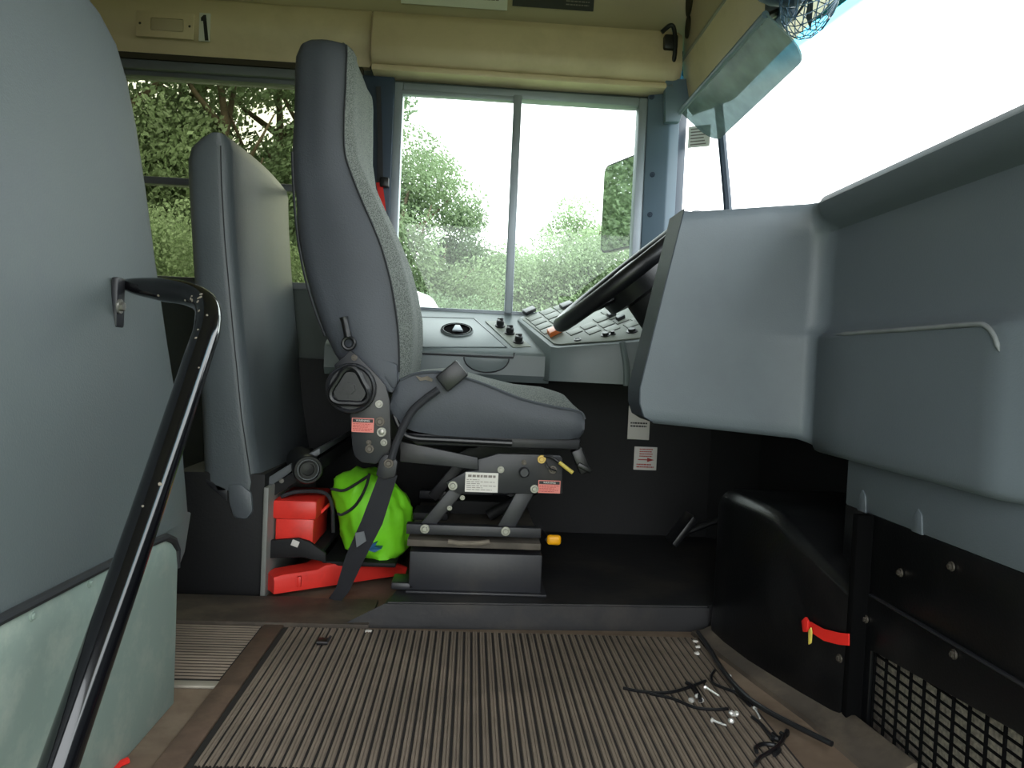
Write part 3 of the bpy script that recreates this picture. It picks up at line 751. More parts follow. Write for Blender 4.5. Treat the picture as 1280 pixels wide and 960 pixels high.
bm = NB(); prism(bm, [A(u, v, Y=CY0-.004) for u, v in ((520, 470), (527, 472), (534, 470), (541, 474), (540, 477), (532, 475), (525, 476))], (0, .006, 0)); obj('torn_patch', bm, 'dirt', seat)
# pan and tube under the cushion
bm = NB(); prism(bm, [A(u, v, Y=1.75) for u, v in ((505, 541), (726, 549), (724, 562), (640, 560), (520, 556))], (0, .42, 0), .004); obj('seat_pan', bm, 'blackmetal', seat)
bm = NB(); tube(bm, spline([A(u, v, Y=1.735) for u, v in ((488, 505), (500, 535), (515, 547), (560, 550), (640, 554))], 5), .007, 10); obj('frame_tube', bm, 'black', seat)
# recliner side bracket
for Yb, sgn in ((1.705, 0), (2.215, 1)):
    pl = [(418, 456), (438, 438), (450, 448), (472, 470), (482, 482), (487, 500), (489, 560), (484, 572), (470, 580), (452, 578), (443, 570), (440, 556), (437, 515), (424, 500)]
    pts = [A(u, v, Y=1.705) for u, v in pl]
    if sgn: pts = [Vector((p.x, Yb, p.z)) for p in pts]
    bm = NB(); prism(bm, pts, (0, .008, 0), .002); obj('recliner_bracket', bm, 'blackmetal', seat)
kc = A(440, 485, Y=1.705)
bm = NB(); lathe(bm, kc, (0, -1, 0), [(.030, 0), (.054, .004), (.056, .012), (.054, .022), (.050, .024), (.046, .020), (.02, .020)], 40); kn = obj('recline_knob', bm, 'blackmetal', seat, 30)
bm = NB(); tri = []
for k in range(61):
    an = 2*math.pi*k/60; rr_ = .038/(1+.17*math.cos(3*(an-R_(30)))); tri.append(kc+Vector((rr_*math.cos(an), -.030, rr_*math.sin(an))))
tube(bm, tri, .0065, 8, cap=False); obj('grip_ring', bm, 'black', kn)
bm = NB(); lathe(bm, kc+Vector((0, -.02, 0)), (0, -1, 0), [(.038, 0), (.036, .008), (.0, .008)], 32); lathe(bm, kc+Vector((0, -.028, 0)), (0, -1, 0), [(.013, 0), (.013, .006), (.0, .006)], 6); obj('hub', bm, 'black', kn)
# lever with eye
bm = NB(); e0 = A(436, 429, Y=1.715); ring = [e0+Vector((.013*math.cos(2*math.pi*k/24), 0, .013*math.sin(2*math.pi*k/24))) for k in range(25)]
tube(bm, ring, .0045, 8, cap=False)
tube(bm, spline([A(435, 421, Y=1.712), A(433, 412, Y=1.712), A(430, 397, Y=1.716)], 4), [.0085]*4+[.008]*4+[.0105], 12)
obj('lever', bm, 'black', seat)
bolt('bolt', A(443, 447, Y=1.704), (0, -1, 0), .007, 'darkbolt', seat)
for u, v, r in ((474, 505, .009), (477, 540, .011), (480, 553, .008)): bolt('bolt', A(u, v, Y=1.704), (0, -1, 0), r, 'bolt', seat, .006)
for u, v, r in ((461, 553, .006), (462, 561, .010), (475, 527, .011)): bolt('bolt', A(u, v, Y=1.704), (0, -1, 0), r, 'darkbolt', seat, .007)
def tag_label(u0, v0, u1, v1, Y, m, kind, seed, rot=0):
    a, b = A(u0, v0, Y=Y), A(u1, v1, Y=Y); c = (a+b)/2
    base = obj(kind, BX((a.x, Y-.0012, b.z), (b.x, Y, a.z), .0004, 1), m, seat)
    w_, h_ = b.x-a.x, a.z-b.z
    if m == 'pink':
        bar = obj('header_bar', BX((a.x+.002, Y-.0018, a.z-h_*.30), (b.x-.002, Y-.0011, a.z-h_*.06)), 'ink', base)
        text('lettering', 'WARNING', h_*.2, (c.x, Y-.0021, a.z-h_*.18), FACE, 'white', base)
        bm = NB(); bars(bm, a.x+.003, b.x-.003, b.z+h_*.08, a.z-h_*.36, Y-.0012, 5, seed, .25, .35); obj('fine_print', bm, 'redink', base)
    else:
        bm = NB(); bars(bm, a.x+.006, b.x-.006, a.z-h_*.26, a.z-h_*.10, Y-.0012, 1, seed, .02, .75); obj('title_print', bm, 'greyink', base)
        bm = NB(); bars(bm, a.x+.003, b.x-.003, b.z+h_*.08, a.z-h_*.32, Y-.0012, 6, seed+1, .6, .28); obj('fine_print', bm, 'greyink', base)
    return base
o = tag_label(440, 522, 467, 541, 1.704, 'pink', 'warning_label', 11); o['label'] = 'pink warning label on the recliner bracket'
# suspension arm and plates
bm = NB(); plate([(500, 552), (540, 560), (597, 572), (600, 588), (560, 583), (500, 577)], 1.74, .01, .0015, bm); obj('suspension_arm', bm, 'blackmetal', seat)
PL = [(597, 574), (603, 573), (623, 567), (700, 569), (703, 572), (703, 617), (572, 617), (561, 610), (558, 603), (583, 589), (598, 588)]
bm = NB(); plate(PL, 1.735, .012, .002, bm); obj('suspension_plate', bm, 'blackmetal', seat)
bm = NB(); prism(bm, [Vector((p.x, 2.19, p.z)) for p in (A(u, v, Y=1.735) for u, v in PL)], (0, .012, 0), .002); obj('suspension_plate', bm, 'blackmetal', seat)
o = tag_label(582, 590, 622, 616, 1.734, 'white', 'instruction_label', 21); o['label'] = 'white instruction label on the suspension plate'
o = tag_label(673, 600, 700, 617, 1.734, 'pink', 'warning_label', 31); o['label'] = 'pink warning label at the front of the suspension plate'
for u, v, r in ((566, 607, .011), (626, 587, .008), (668, 611, .010)): bolt('bolt', A(u, v, Y=1.734), (0, -1, 0), r, 'bolt', seat, .007)
bolt('bolt', A(677, 574, Y=1.734), (0, -1, 0), .010, 'brass', seat, .007)
for u, v, r in ((691, 587, .010), (655, 578, .006)): bolt('bolt', A(u, v, Y=1.734), (0, -1, 0), r, 'darkbolt', seat, .007)
bm = NB(); lathe(bm, A(655, 590, Y=1.734), (0, -1, 0), [(.012, 0), (.012, .01), (.009, .013), (0, .013)], 20); obj('pivot_cap', bm, 'blackmetal', seat)
def link(p, q, wd_, Y0_):
    a, b = A(*p, Y=1.745), A(*q, Y=1.745); d = (b-a).normalized(); s = Vector((-d.z, 0, d.x))*wd_
    bm = NB(); prism(bm, [Vector((v.x, Y0_, v.z)) for v in (a+s-d*.01, a-s-d*.01, b-s+d*.006, b+s+d*.006)], (0, .012, 0), .003)
    return obj('suspension_link', bm, 'blackmetal', seat)
for Y_ in (1.749, 2.17):
    link((572, 612), (530, 662), .015, Y_); link((658, 614), (631, 663), .019, Y_)
for u, v in ((575, 622), (559, 635)): bolt('bolt', A(u+3, v, Y=1.748), (0, -1, 0), .006, 'bolt', seat, .005)
for Y_ in (1.735, 2.18):
    a, b = A(508, 655, Y=1.735), A(676, 673, Y=1.735)
    obj('lower_rail', BX((a.x, Y_, b.z), (b.x, Y_+.03, a.z), .002), 'blackmetal', seat)
for u, v in ((531, 661), (632, 664)): bolt('bolt', A(u, v, Y=1.734), (0, -1, 0), .011, 'bolt', seat, .007)
bm = NB()
for u0, v0, u1, v1, y in ((516, 640, 560, 652, 1.95), (560, 625, 640, 650, 2.05)): 
    a, b = A(u0, v0, Y=y), A(u1, v1, Y=y); box(bm, (a.x, y, b.z), (b.x, y+.1, a.z), .006)
cyl(bm, A(610, 645, Y=1.95), A(690, 600, Y=1.97), .014, 14); obj('damper', bm, 'blackmatte', seat)
a, b = A(509, 674, Y=1.74), A(676, 688, Y=1.74)
bm = NB(); box(bm, (a.x, 1.738, b.z), (b.x, 2.2, a.z), .003); obj('dusty_spacer', bm, 'wood', seat, label='dusty grey spacer board')
bm = NB(); tube(bm, [A(u, v, Y=1.735) for u, v in ((560, 677), (575, 679), (600, 679), (612, 677))], .0055, 8); obj('release_bar', bm, 'dirt', seat)
a, b = A(512, 689, Y=1.75), A(676, 742, Y=1.75)
obj('base_box', BX((a.x, 1.75, .058), (b.x, 2.2, a.z), .004), 'blackmetal', seat)
bm = NB(); box(bm, (a.x-.005, 1.735, .058), (b.x+.012, 2.21, .064), .002); obj('base_flange', bm, 'blackmetal', seat)
bm = NB(); wb = A(502, 735, Y=1.76); box(bm, (wb.x-.025, 1.75, .06), (wb.x+.03, 1.83, .078), .006); obj('floor_clamp', bm, 'blackmetal', seat)
# cable and connector at the front
bm = NB(); tube(bm, spline([A(680, 570, Y=1.725), A(690, 572, Y=1.72), A(700, 579, Y=1.716)], 4), .003, 8); cb = obj('control_cable', bm, 'black', seat)
bm = NB(); tube(bm, [A(699, 578, Y=1.716), A(716, 591, Y=1.712)], .0045, 8); obj('yellow_sleeve', bm, 'yellowwire', cb)
bm = NB(); tube(bm, spline([A(682, 577, Y=1.722), A(686, 585, Y=1.718), A(696, 589, Y=1.722)], 4), .002, 6); obj('loop', bm, 'black', cb)
bm = NB()
c = A(727, 577, Y=1.76); box(bm, c+Vector((-.014, 0, -.03)), c+Vector((.014, .03, .03)), .004, rot=Matrix.Rotation(R_(-25), 3, 'Y'))
c2 = A(731, 585, Y=1.755); box(bm, c2+Vector((-.018, 0, -.006)), c2+Vector((.018, .03, .006)), .003, rot=Matrix.Rotation(R_(25), 3, 'Y')); obj('height_lever', bm, 'black', seat)
# seat belt: stalk, buckle, anchor and strap
an_ = A(486, 578, Y=1.693)
bm = NB(); plate([(474, 575), (481, 568), (492, 569), (497, 578), (494, 596), (480, 600), (470, 594)], 1.693, .008, .002, bm); obj('belt_anchor', bm, 'blackmetal', seat)
bolt('bolt', A(486, 579, Y=1.692), (0, -1, 0), .011, 'darkbolt', seat, .008)
bm = NB(); tube(bm, spline([A(489, 574, Y=1.690), A(497, 550, Y=1.690), A(513, 517, Y=1.690), A(530, 500, Y=1.692), A(548, 487, Y=1.695)], 6), .0085, 10); obj('buckle_stalk', bm, 'web', seat)
c = A(565, 470, Y=1.70); bm = NB(); box(bm, c+Vector((-.030, -.012, -.022)), c+Vector((.030, .014, .022)), .004, rot=Matrix.Rotation(R_(-42), 3, 'Y')); bk = obj('buckle', bm, 'black', seat)
d_ = Vector((math.cos(R_(42)), 0, math.sin(R_(42)))); s_ = Vector((-d_.z, 0, d_.x)); e_ = c+d_*.0305
bm = NB(); prism(bm, [e_+s_*.019, e_-s_*.019, e_-s_*.019+d_*.0012, e_+s_*.019+d_*.0012], (0, .012, 0)); obj('slot', bm, 'frame', bk)
bm = NB(); L_, R2 = [], []
SP = [((474, 592), (497, 594), 1.697), ((452, 650), (478, 655), 1.735), ((432, 695), (454, 702), 1.77), ((420, 735), (436, 740), 1.80), ((411, 748), (425, 753), 1.815)]
rings = []
for (pu, pv), (qu, qv), y in SP:
    p, q = A(pu, pv, Y=y), A(qu, qv, Y=y); rings.append([p, q, q+Vector((0, .003, 0)), p+Vector((0, .003, 0))])
loft(bm, rings); st = obj('belt_strap', bm, 'web', seat)
bm = NB(); p = [A(u, v, Y=1.735) for u, v in ((444, 666), (455, 664), (458, 676), (446, 684))]; prism(bm, [x+Vector((0, -.003, 0)) for x in p], (0, .003, 0)); obj('worn_label', bm, 'frame', st)
# yellow knob
c = A(692, 675, Y=1.80)
t = thing('yellow_handle', 'yellow tipped release handle beside the seat base', 'handle', c)
bm = NB(); box(bm, c+Vector((-.016, -.006, -.012)), c+Vector((.018, .010, .012)), .007, 3); obj('grip', bm, 'yellow', t)
bm = NB(); tube(bm, spline([c+Vector((-.014, .002, 0)), c+Vector((-.02, .08, .0)), c+Vector((-.02, .2, -.03))], 4), .006, 8); obj('rod', bm, 'black', t)

# red strap & belt behind the seat at the window post
t = thing('shoulder_belt', 'dark shoulder belt hanging on the window post behind the seat', 'belt', A(474, 250, Y=2.44))
bm = NB(); rings = [[A(u, v, Y=2.44), A(u+w_, v, Y=2.44), A(u+w_, v, Y=2.445), A(u, v, Y=2.445)] for u, v, w_ in ((470, 108, 6), (472, 170, 6), (471, 228, 8))]
loft(bm, rings); obj('webbing', bm, 'web', t)
bm = NB(); rings = [[A(u, v, Y=2.44), A(u+w_, v, Y=2.44), A(u+w_, v, Y=2.445), A(u, v, Y=2.445)] for u, v, w_ in ((470, 228, 8), (474, 250, 7), (478, 290, 7))]
loft(bm, rings); obj('red_webbing', bm, 'redstrap', t)
bm = NB(); c = A(480, 228, Y=2.44); box(bm, c+Vector((-.012, -.012, -.015)), c+Vector((.016, .012, .015)), .004); obj('guide_loop', bm, 'black', t)

# ------------------------------------------------------------------ window-side console
t = thing('side_console', 'grey side console with round vent and knobs under the driver window', 'console', (-.05, 2.35, .57))
XB = .225
def ztop(y): return .628+(y-2.2)/.275*.125
bm = NB(); loft(bm, [[(x, y, z) for y, z in ((2.205, .540), (2.19, .56), (2.19, .618), (2.20, .629), (2.33, ztop(2.33)), (2.475, ztop(2.475)), (2.475, .540))] for x in (-.42, 0, XB-.004, XB)])
obj('body', bm, 'console', t, 30)
def con(u, v):                                # point on the sloping console top
    d = FW+RT*((u-640)/FPX)+UP*((480-v)/FPX); k = .125/.275
    t_ = (.628-2.2*k-HC)/(d.z-k*d.y); return CAM+d*t_
up_ = Vector((0, -.125, .275)).normalized()
def conplate(px, h, bev=.0015): return prism(NB(), [con(u, v)+up_*.0002 for u, v in px], up_*h, bev)
obj('lid', conplate([(500, 396), (594, 399), (634, 435), (500, 435)], .004), 'console', t)
bm = NB(); tube(bm, [con(u, v)+up_*.003 for u, v in ((500, 397), (592, 399.5), (632, 435))], .0022, 6); obj('lid_gap', bm, 'piping', t)
vc = con(571, 415)+up_*.0062
bm = NB(); lathe(bm, vc, up_, [(.045, 0), (.048, .004), (.045, .006), (.041, .004), (.038, -.001), (.0, -.001)], 32); vr = obj('round_vent', bm, 'void', t)
bm = NB(); lathe(bm, vc, up_, [(.041, .0045), (.047, .0050), (.049, .001), (.050, 0)], 32, False); obj('vent_rim', bm, 'console', vr)
bm = NB(); prism(bm, [vc+Vector((-.006, .018, .012)), vc+Vector((.008, .018, .012)), vc+Vector((.02, -.025, -.006)), vc+Vector((-.014, -.025, -.006))], up_*.006, .002); obj('vent_tab', bm, 'alu', vr)
kp = obj('knob_plate', conplate([(606, 402), (628, 402), (664, 434), (641, 435)], .003), 'consoletop', t)
for u, v in ((625, 409), (637, 418), (648, 429)):
    c = con(u, v)+up_*.003
    bm = NB(); lathe(bm, c, up_, [(.016, 0), (.016, .004), (.012, .006), (.012, .018), (.009, .021), (0, .021)], 20); kb = obj('knob', bm, 'black', t)
    bm = NB(); d = Vector((.6, -.6, 0)).normalized(); box(bm, c+Vector((-.004, -.013, .012)), c+Vector((.004, .013, .026)), .002, rot=Matrix.Rotation(R_(30), 3, 'Z')); obj('pointer', bm, 'black', kb)
bm = NB(); n = 14; c = A(608, 450, Y=2.186); pts = [c+Vector((.065*math.cos(math.pi+math.pi*k/n), 0, .006+.042*math.sin(math.pi+math.pi*k/n))) for k in range(n+1)]
prism(bm, pts, (0, .004, 0), .001); pt = obj('pocket', bm, 'console', t)
bm = NB(); tube(bm, pts, .0018, 6); tube(bm, [pts[0]+Vector((-.13, 0, .004)), pts[0]+Vector((0, 0, .004)), pts[-1]+Vector((.012, -.002, .004)), pts[-1]+Vector((.014, -.002, .018))], .003, 6); obj('pocket_edge', bm, 'piping', pt)

# switch panel wing
t = thing('switch_panel', 'grey wedge switch panel with rows of blank rocker plates', 'console', (.35, 2.3, .57))
kx, ky, z00 = .20, .39, .648
def zsw(x, y): return z00+kx*(x-.227)+ky*(y-2.15)
plan_s = [(.222, 2.155), (.24, 2.142), (.30, 2.13), (.40, 2.105), (.47, 2.095), (.60, 2.10), (.60, 2.46), (.36, 2.468), (.20, 2.462), (.145, 2.44), (.138, 2.42)]
bm = NB()
loft(bm, [[(x, y, .550) for x, y in plan_s], [(x, y, zsw(x, y)-.012) for x, y in plan_s], [(x+(.37-x)*.01, y+(2.3-y)*.01, zsw(x, y)-.003) for x, y in plan_s], [(x+(.37-x)*.035, y+(2.3-y)*.035, zsw(x, y)) for x, y in plan_s]])
obj('body', bm, 'console', t, 30)
nsw = Vector((-kx, -ky, 1)).normalized()
def sw(u, v):
    d = FW+RT*((u-640)/FPX)+UP*((480-v)/FPX)
    t_ = (z00-kx*.227-ky*2.15-HC)/(d.z-kx*d.x-ky*d.y); return CAM+d*t_
def swplate(px, h, o=.0, bev=.001): return prism(NB(), [sw(u, v)+nsw*o for u, v in px], nsw*h, bev)
inn = [(x+(.37-x)*.07, y+(2.29-y)*.09) for x, y in plan_s]
bm = NB(); prism(bm, [Vector((x, y, zsw(x, y)-.001)) for x, y in inn], nsw*.0025, .0008); obj('face_plate', bm, 'consoletop', t)
# blank rockers on a skewed grid
e1 = Vector((15.5, -5.0)); e2 = Vector((6.6, 6.0)); o0 = Vector((656, 398))
cells = []
rows_ = [[(657, 398.5), (674, 391), (691, 385)], [(663, 403.5), (680, 396, ), (697, 389.5)], [(669, 409), (686, 401.5), (703, 394.5)], [(675, 414.5), (692, 407)]]
rows2 = [[(708, 416), (725, 409), (741, 400), (751, 391)], [(731, 415), (748, 406.5), (757, 396.5)], [(755, 412), (766, 402), (757, 386)], [(779, 407), (788, 400)]]
used = set()
for r in rows_+rows2:
    for c in r:
        u, v = c[0], c[1]
        px = [(u, v), (u+14.5, v-5.5), (u+20.5, v-1.5), (u+6, v+4.2)]
        obj('blank_plate', swplate(px, .0022, .0015, .0006), 'consoletop', t)
bm = NB()
for r in rows_+rows2:
    for u, v in [(c[0], c[1]) for c in r]:
        tube(bm, [sw(u, v)+nsw*.0018, sw(u+6, v+4.6)+nsw*.0018, sw(u+20.5, v-1.1)+nsw*.0018], .0011, 5)
obj('plate_gaps', bm, 'piping', t)
for u, v in ((661, 391), (707, 384), (764, 396), (775, 400)):
    s = 1 if u < 730 else .7
    px = [(u-8*s, v+1*s), (u+5*s, v-4*s), (u+10*s, v-1*s), (u-3*s, v+5*s)]
    rk = obj('rocker_switch', swplate(px, .012, .0025, .002), 'black', t)
rk = obj('orange_rocker', swplate([(684, 418), (700, 411), (704, 416), (688, 424)], .016, .0025, .003), 'orange', t, label='orange rocker switch')
for u, v, r in ((722, 425.5, .007), (757, 420, .009), (766, 418.5, .006), (790, 415, .011)):
    c = sw(u, v)+nsw*.0015; bm = NB(); lathe(bm, c, nsw, [(r*1.5, 0), (r*1.5, .002), (r, .003), (r, .010 if u > 730 else .002), (0, .010 if u > 730 else .002)], 18); obj('push_button', bm, 'black', t)
bm = NB(); tube(bm, spline([A(778, 428, Y=2.09), A(780, 440, Y=2.085), A(783, 460, Y=2.085), A(783, 482, Y=2.09)], 4), .009, 10); obj('end_rib', bm, 'console', t)

# steering wheel
hub = Vector((.400, 2.0, .850)); wa = R_(41)
d1 = Vector((math.cos(wa), 0, math.sin(wa))); d2 = Vector((0, 1, 0)); ax = d1.cross(d2)*-1
ax = Vector((-math.sin(wa), 0, math.cos(wa)))     # toward the driver
t = thing('steering_wheel', 'black steering wheel partly hidden behind the grey dash panel', 'steering wheel', hub)
bm = NB(); tube(bm, [hub+(d1*math.cos(2*math.pi*k/64)+d2*math.sin(2*math.pi*k/64))*.222 for k in range(65)], .021, 14, cap=False); obj('rim', bm, 'black', t, 60)
for an in (90, 210, 330):
    d = d1*math.cos(R_(an))+d2*math.sin(R_(an)); bm = NB(); tube(bm, [hub+d*.05-ax*.04, hub+d*.15-ax*.02, hub+d*.222], .016, 10, flat=.6, ref=ax); obj('spoke', bm, 'black', t)
bm = NB(); lathe(bm, hub-ax*.075, ax, [(.06, 0), (.10, .01), (.105, .05), (.085, .08), (.03, .09), (0, .09)], 32); obj('hub_pad', bm, 'black', t)
bm = NB(); cyl(bm, hub-ax*.06, hub-ax*.36, .055, 20, .075); obj('column', bm, 'blackmatte', t)

# ------------------------------------------------------------------ dashboard
t = thing('dashboard', 'large grey moulded dashboard panel on the right below the windshield', 'dashboard', (.7, 1.1, .45))
def fillet(n=8):
    out = []
    c = Vector((.60, 1.37)); r = .08
    for k in range(n+1):
        an = R_(90-90*k/n); out.append((c.x+r*math.cos(an), c.y+r*math.sin(an), math.cos(an), math.sin(an)))
    return out
# plan stations: x, y, normal pointing to the cabin
st_ = []
for x in (.0, .12, .3, .5, .7, .85): st_.append((x, None))
stations = []
c0, r0 = (.640, 1.410), .040
for q in (0, .02, .06, .15, .4, .7, 1): stations.append(('L', q))
for k in range(1, 9): stations.append(('F', k/9))
for q in (0, .12, .3, .42, .445, .46, .475, .49, .505, .6, .8, 1): stations.append(('R', q))
ZR = [0, .012, .03, .10, .17, .205, .222, .232, .242, .25, .30, .36, .40, .425, .445, .462, .475, .48, .48]
def leftx(z):   # leaning free edge of the side panel
    pts = [(.44, .40), (.490, .362), (.505, .335), (.53, .326), (.56, .325), (.75, .362), (.90, .392), (.95, .40)]
    for (z0, x0), (z1, x1) in zip(pts, pts[1:]):
        if z <= z1: return x0+(x1-x0)*max(0, (z-z0))/(z1-z0)
    return pts[-1][1]
rings = []
for kind, q in stations:
    if kind == 'L': zb, zt, rf_ = .492-.018*q, .905+.03*q, .25*max(0, q-.55)/.45
    elif kind == 'F': zb, zt, rf_ = .474-.018*q, .935+.01*q, .25+.75*q
    else: zb, zt, rf_ = .454, .945, 1 if q < .445 else max(0, 1-(q-.445)/.06)
    ring = []
    H = zt-zb; nR = 20
    zs = [zb, zb+.004, zb+.012, zb+.03, .56, .61, .64, .662, .672, .680, .688, .70, .75, .82, zt-.066, zt-.056, zt-.042, zt-.022, zt-.008, zt-.002, zt, zt-.004]
    for i, z in enumerate(zs):
        off = 0
        if i == 0: off = -.012
        elif i == 1: off = -.004
        if z <= .672: off += .026*rf_
        elif z <= .70 and i <= 11: off += .026*rf_*max(0, (.692-z)/.02)
        rk_ = (1 if kind == 'R' else q if kind == 'F' else 0)
        tail = {14: -.006, 15: .012, 16: .034, 17: .042, 18: .032, 19: .008, 20: -.03, 21: -.12}
        tail0 = {14: .0, 15: .0, 16: .0, 17: -.001, 18: -.005, 19: -.012, 20: -.022, 21: -.05}
        if i >= 14: off += tail[i]*rk_+tail0[i]*(1-rk_)
        if kind == 'L':
            xl = leftx(z); x = xl+(.640-xl)*q; y = 1.45; n_ = (0, -1)
        elif kind == 'F':
            an = R_(90-90*q); x = c0[0]+r0*math.cos(an); y = c0[1]+r0*math.sin(an); n_ = (-math.cos(an), -math.sin(an))
        else:
            x = .68; y = 1.41-(1.41-.30)*q; n_ = (-1, 0)
        ring.append((x+n_[0]*off, y+n_[1]*off, z))
    rings.append(ring)
bm = NB(); loft(bm, rings, closed=False, cap=False)
obj('moulded_panel', bm, 'dash', t, 50)
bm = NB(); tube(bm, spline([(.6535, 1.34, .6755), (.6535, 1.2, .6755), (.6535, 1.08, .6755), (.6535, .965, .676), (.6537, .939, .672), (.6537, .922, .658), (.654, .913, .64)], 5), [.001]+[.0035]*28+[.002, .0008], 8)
o = obj('pale_ridge', bm, 'dashpale', t, 60, label='pale ridge along the panel')  # thin strip in a paler grey along the dash ridge
# end edge (slate) at the driver side
zs = [.495, .505, .53, .56, .65, .75, .85, .895, .908]
bm = NB(); loft(bm, [[(leftx(z), 1.45, z), (leftx(z)+.002, 1.449, z), (leftx(z)+.004, 1.555, z), (leftx(z), 1.556, z)] for z in zs]); obj('edge_trim', bm, 'dashedge', t)
bm = NB(); prism(bm, [(leftx(z)+.006, 1.470, z) for z in zs]+[(.70, 1.470, .90), (.70, 1.470, .495)], (0, .085, 0)); obj('side_core', bm, 'dashedge', t)
bm = NB(); box(bm, (.72, .1, .46), (.93, 2.25, .90), .01); obj('dash_core', bm, 'dash', t)
bm = NB(); box(bm, (.62, 1.57, .62), (.80, 2.42, .90), .03, 3); obj('instrument_hood', bm, 'dashedge', t)
# lower light strip with notches
bm = NB(); box(bm, (.684, .25, .369), (.72, 1.332, .462), .004)
ls = obj('lower_trim', bm, 'dash', t)
for u, v in ((1077, 628), (1146, 655)):
    c = A(u, v, X=.682); bm = NB(); prism(bm, [(c.x, c.y+.014, .3685), (c.x, c.y-.014, .3685), (c.x, c.y-.010, .398), (c.x, c.y, .406), (c.x, c.y+.010, .395)], (.004, 0, 0), .001); obj('slot', bm, 'dash', ls)

# heater panel below
t = thing('heater_panel', 'black lower panel with wire grille at the bottom right', 'heater', (.7, .9, 0))
gA = [A(1088, 812, X=.684), A(1283, 922, X=.684)]
def gz(y): return gA[0].z+(gA[1].z-gA[0].z)*(gA[0].y-y)/(gA[0].y-gA[1].y)
bm = NB()
prism(bm, [(.686, 1.335, .369), (.686, .25, .369), (.686, .25, .238), (.686, 1.335, .238)], (.03, 0, 0), .002)
prism(bm, [(.682, 1.335, .236), (.682, .25, .236), (.682, .25, gz(.25)), (.682, 1.215, gz(1.215)), (.682, 1.215, -.5), (.682, 1.335, -.5)], (.012, 0, 0), .002)
obj('panel', bm, 'engine', t)
obj('shade_strip', BX((.656, 1.232, -.5), (.685, 1.249, .369), .002), 'void', t)  # near-black strip added to put shade over the lit end sliver
bm = NB(); prism(bm, [(.708, 1.335, .23), (.708, .25, .23), (.708, .25, -.5), (.708, 1.335, -.5)], (.02, 0, 0)); obj('radiator_core', bm, 'core', t)
bm = NB(); y = 1.213
k = 0
while y > .55:
    tube(bm, [(.690, y, gz(y)+.004), (.690, y, -.15)], .0027, 5); y -= .034
z = .22
while z > -.15:
    zz = z; pts = []
    for yy in (1.215, 1.0, .8, .55):
        pts.append((.6905, yy, min(zz, gz(yy)+.003)))
    if zz < gz(1.215): tube(bm, pts, .0022, 5)
    else:
        ys_ = gA[0].y-(zz-gA[0].z)/((gA[1].z-gA[0].z)/(gA[0].y-gA[1].y)); tube(bm, [(.6905, ys_, zz), (.6905, .55, zz)], .0022, 5)
    z -= .0155
obj('grille', bm, 'void', t)
bm = NB(); box(bm, (.6805, .25, .2345), (.688, 1.23, .2385), .0015); obj('ledge', bm, 'blackmetal', t)
for u, v, x in ((1083, 774, .681), (1190, 708, .685), (1193, 818, .681), (1126, 716, .685)): bolt('bolt', A(u, v, X=x), (-1, 0, 0), .007, 'darkbolt', t, .006)

# engine cover
t = thing('engine_cover', 'glossy black moulded engine cover under the dashboard', 'cover', (.75, 1.45, 0))
rings = []
for y, xl, zt, rd in ((1.69, .585, .30, .03), (1.685, .572, .325, .035), (1.66, .566, .338, .035), (1.60, .572, .340, .035), (1.50, .590, .336, .032), (1.45, .602, .328, .03), (1.42, .609, .315, .026), (1.34, .630, .280, .018), (1.262, .652, .244, .014), (1.250, .657, .238, .014)):
    r = [(xl-.004, y, 0), (xl, y, .1), (xl, y, zt-rd)]
    for k in range(1, 6):
        an = R_(90*k/6); r.append((xl+rd-rd*math.cos(an), y, zt-rd+rd*math.sin(an)))
    r += [(xl+rd, y, zt), (.80, y, zt+.002), (.95, y, zt), (.95, y, 0)]
    rings.append(r)
bm = NB(); loft(bm, rings); obj('shell', bm, 'engine', t, 40)
bm = NB(); c = A(1053, 823, X=.655); bolt('bolt', A(1050, 823, X=.652), (-1, -.2, 0), .007, 'darkbolt', t, .006)
t = thing('strap', 'short red strap fixed on the black engine cover', 'strap', A(1030, 790, X=.648))
def ec(u, v, o=.004):    # engine cover side plane
    d = FW+RT*((u-640)/FPX)+UP*((480-v)/FPX)
    k = (.655-.571)/(1.262-1.65); t_ = (.571-k*1.65-o)/(d.x-k*d.y); return CAM+d*t_
bm = NB(); rings = []
for (a_, b_) in (((1007, 776), (1008, 788)), ((1014, 777), (1016, 791)), ((1030, 786), (1031, 801)), ((1050, 791), (1050, 806)), ((1062, 792), (1062, 807))):
    p, q = ec(*a_, .012), ec(*b_, .012); rings.append([p, q, q+Vector((-.002, 0, 0)), p+Vector((-.002, 0, 0))])
loft(bm, rings); obj('webbing', bm, 'redstrap', t)
bm = NB(); prism(bm, [ec(u, v, .014) for u, v in ((1004, 776), (1009, 771), (1012, 776), (1011, 790), (1006, 790))], (-.004, 0, 0), .001); obj('knot', bm, 'redstrap', t)
bm = NB(); prism(bm, [ec(u, v, .018) for u, v in ((1012, 788), (1015, 784), (1016, 790), (1015, 804), (1012, 806))], (-.003, 0, 0), .001); obj('tan_tab', bm, 'yellowwire', t)
# firewall
bm = NB(); box(bm, (.88, 1.3, .0), (.90, 2.45, .62)); struct('wall_footwell', bm, 'blackmatte', label='black footwell bulkhead under the dashboard')
# pedals just visible in the dark
t = thing('pedal', 'dark pedal deep in the shadowed driver footwell', 'pedal', (.60, 2.1, .058))
bm = NB(); box(bm, (.60, 2.06, .10), (.62, 2.14, .20), .005, rot=Matrix.Rotation(R_(35), 3, 'Y')); obj('pad', bm, 'black', t)
bm = NB(); cyl(bm, (.62, 2.1, .14), (.88, 2.1, .25), .010, 10); obj('arm', bm, 'black', t)

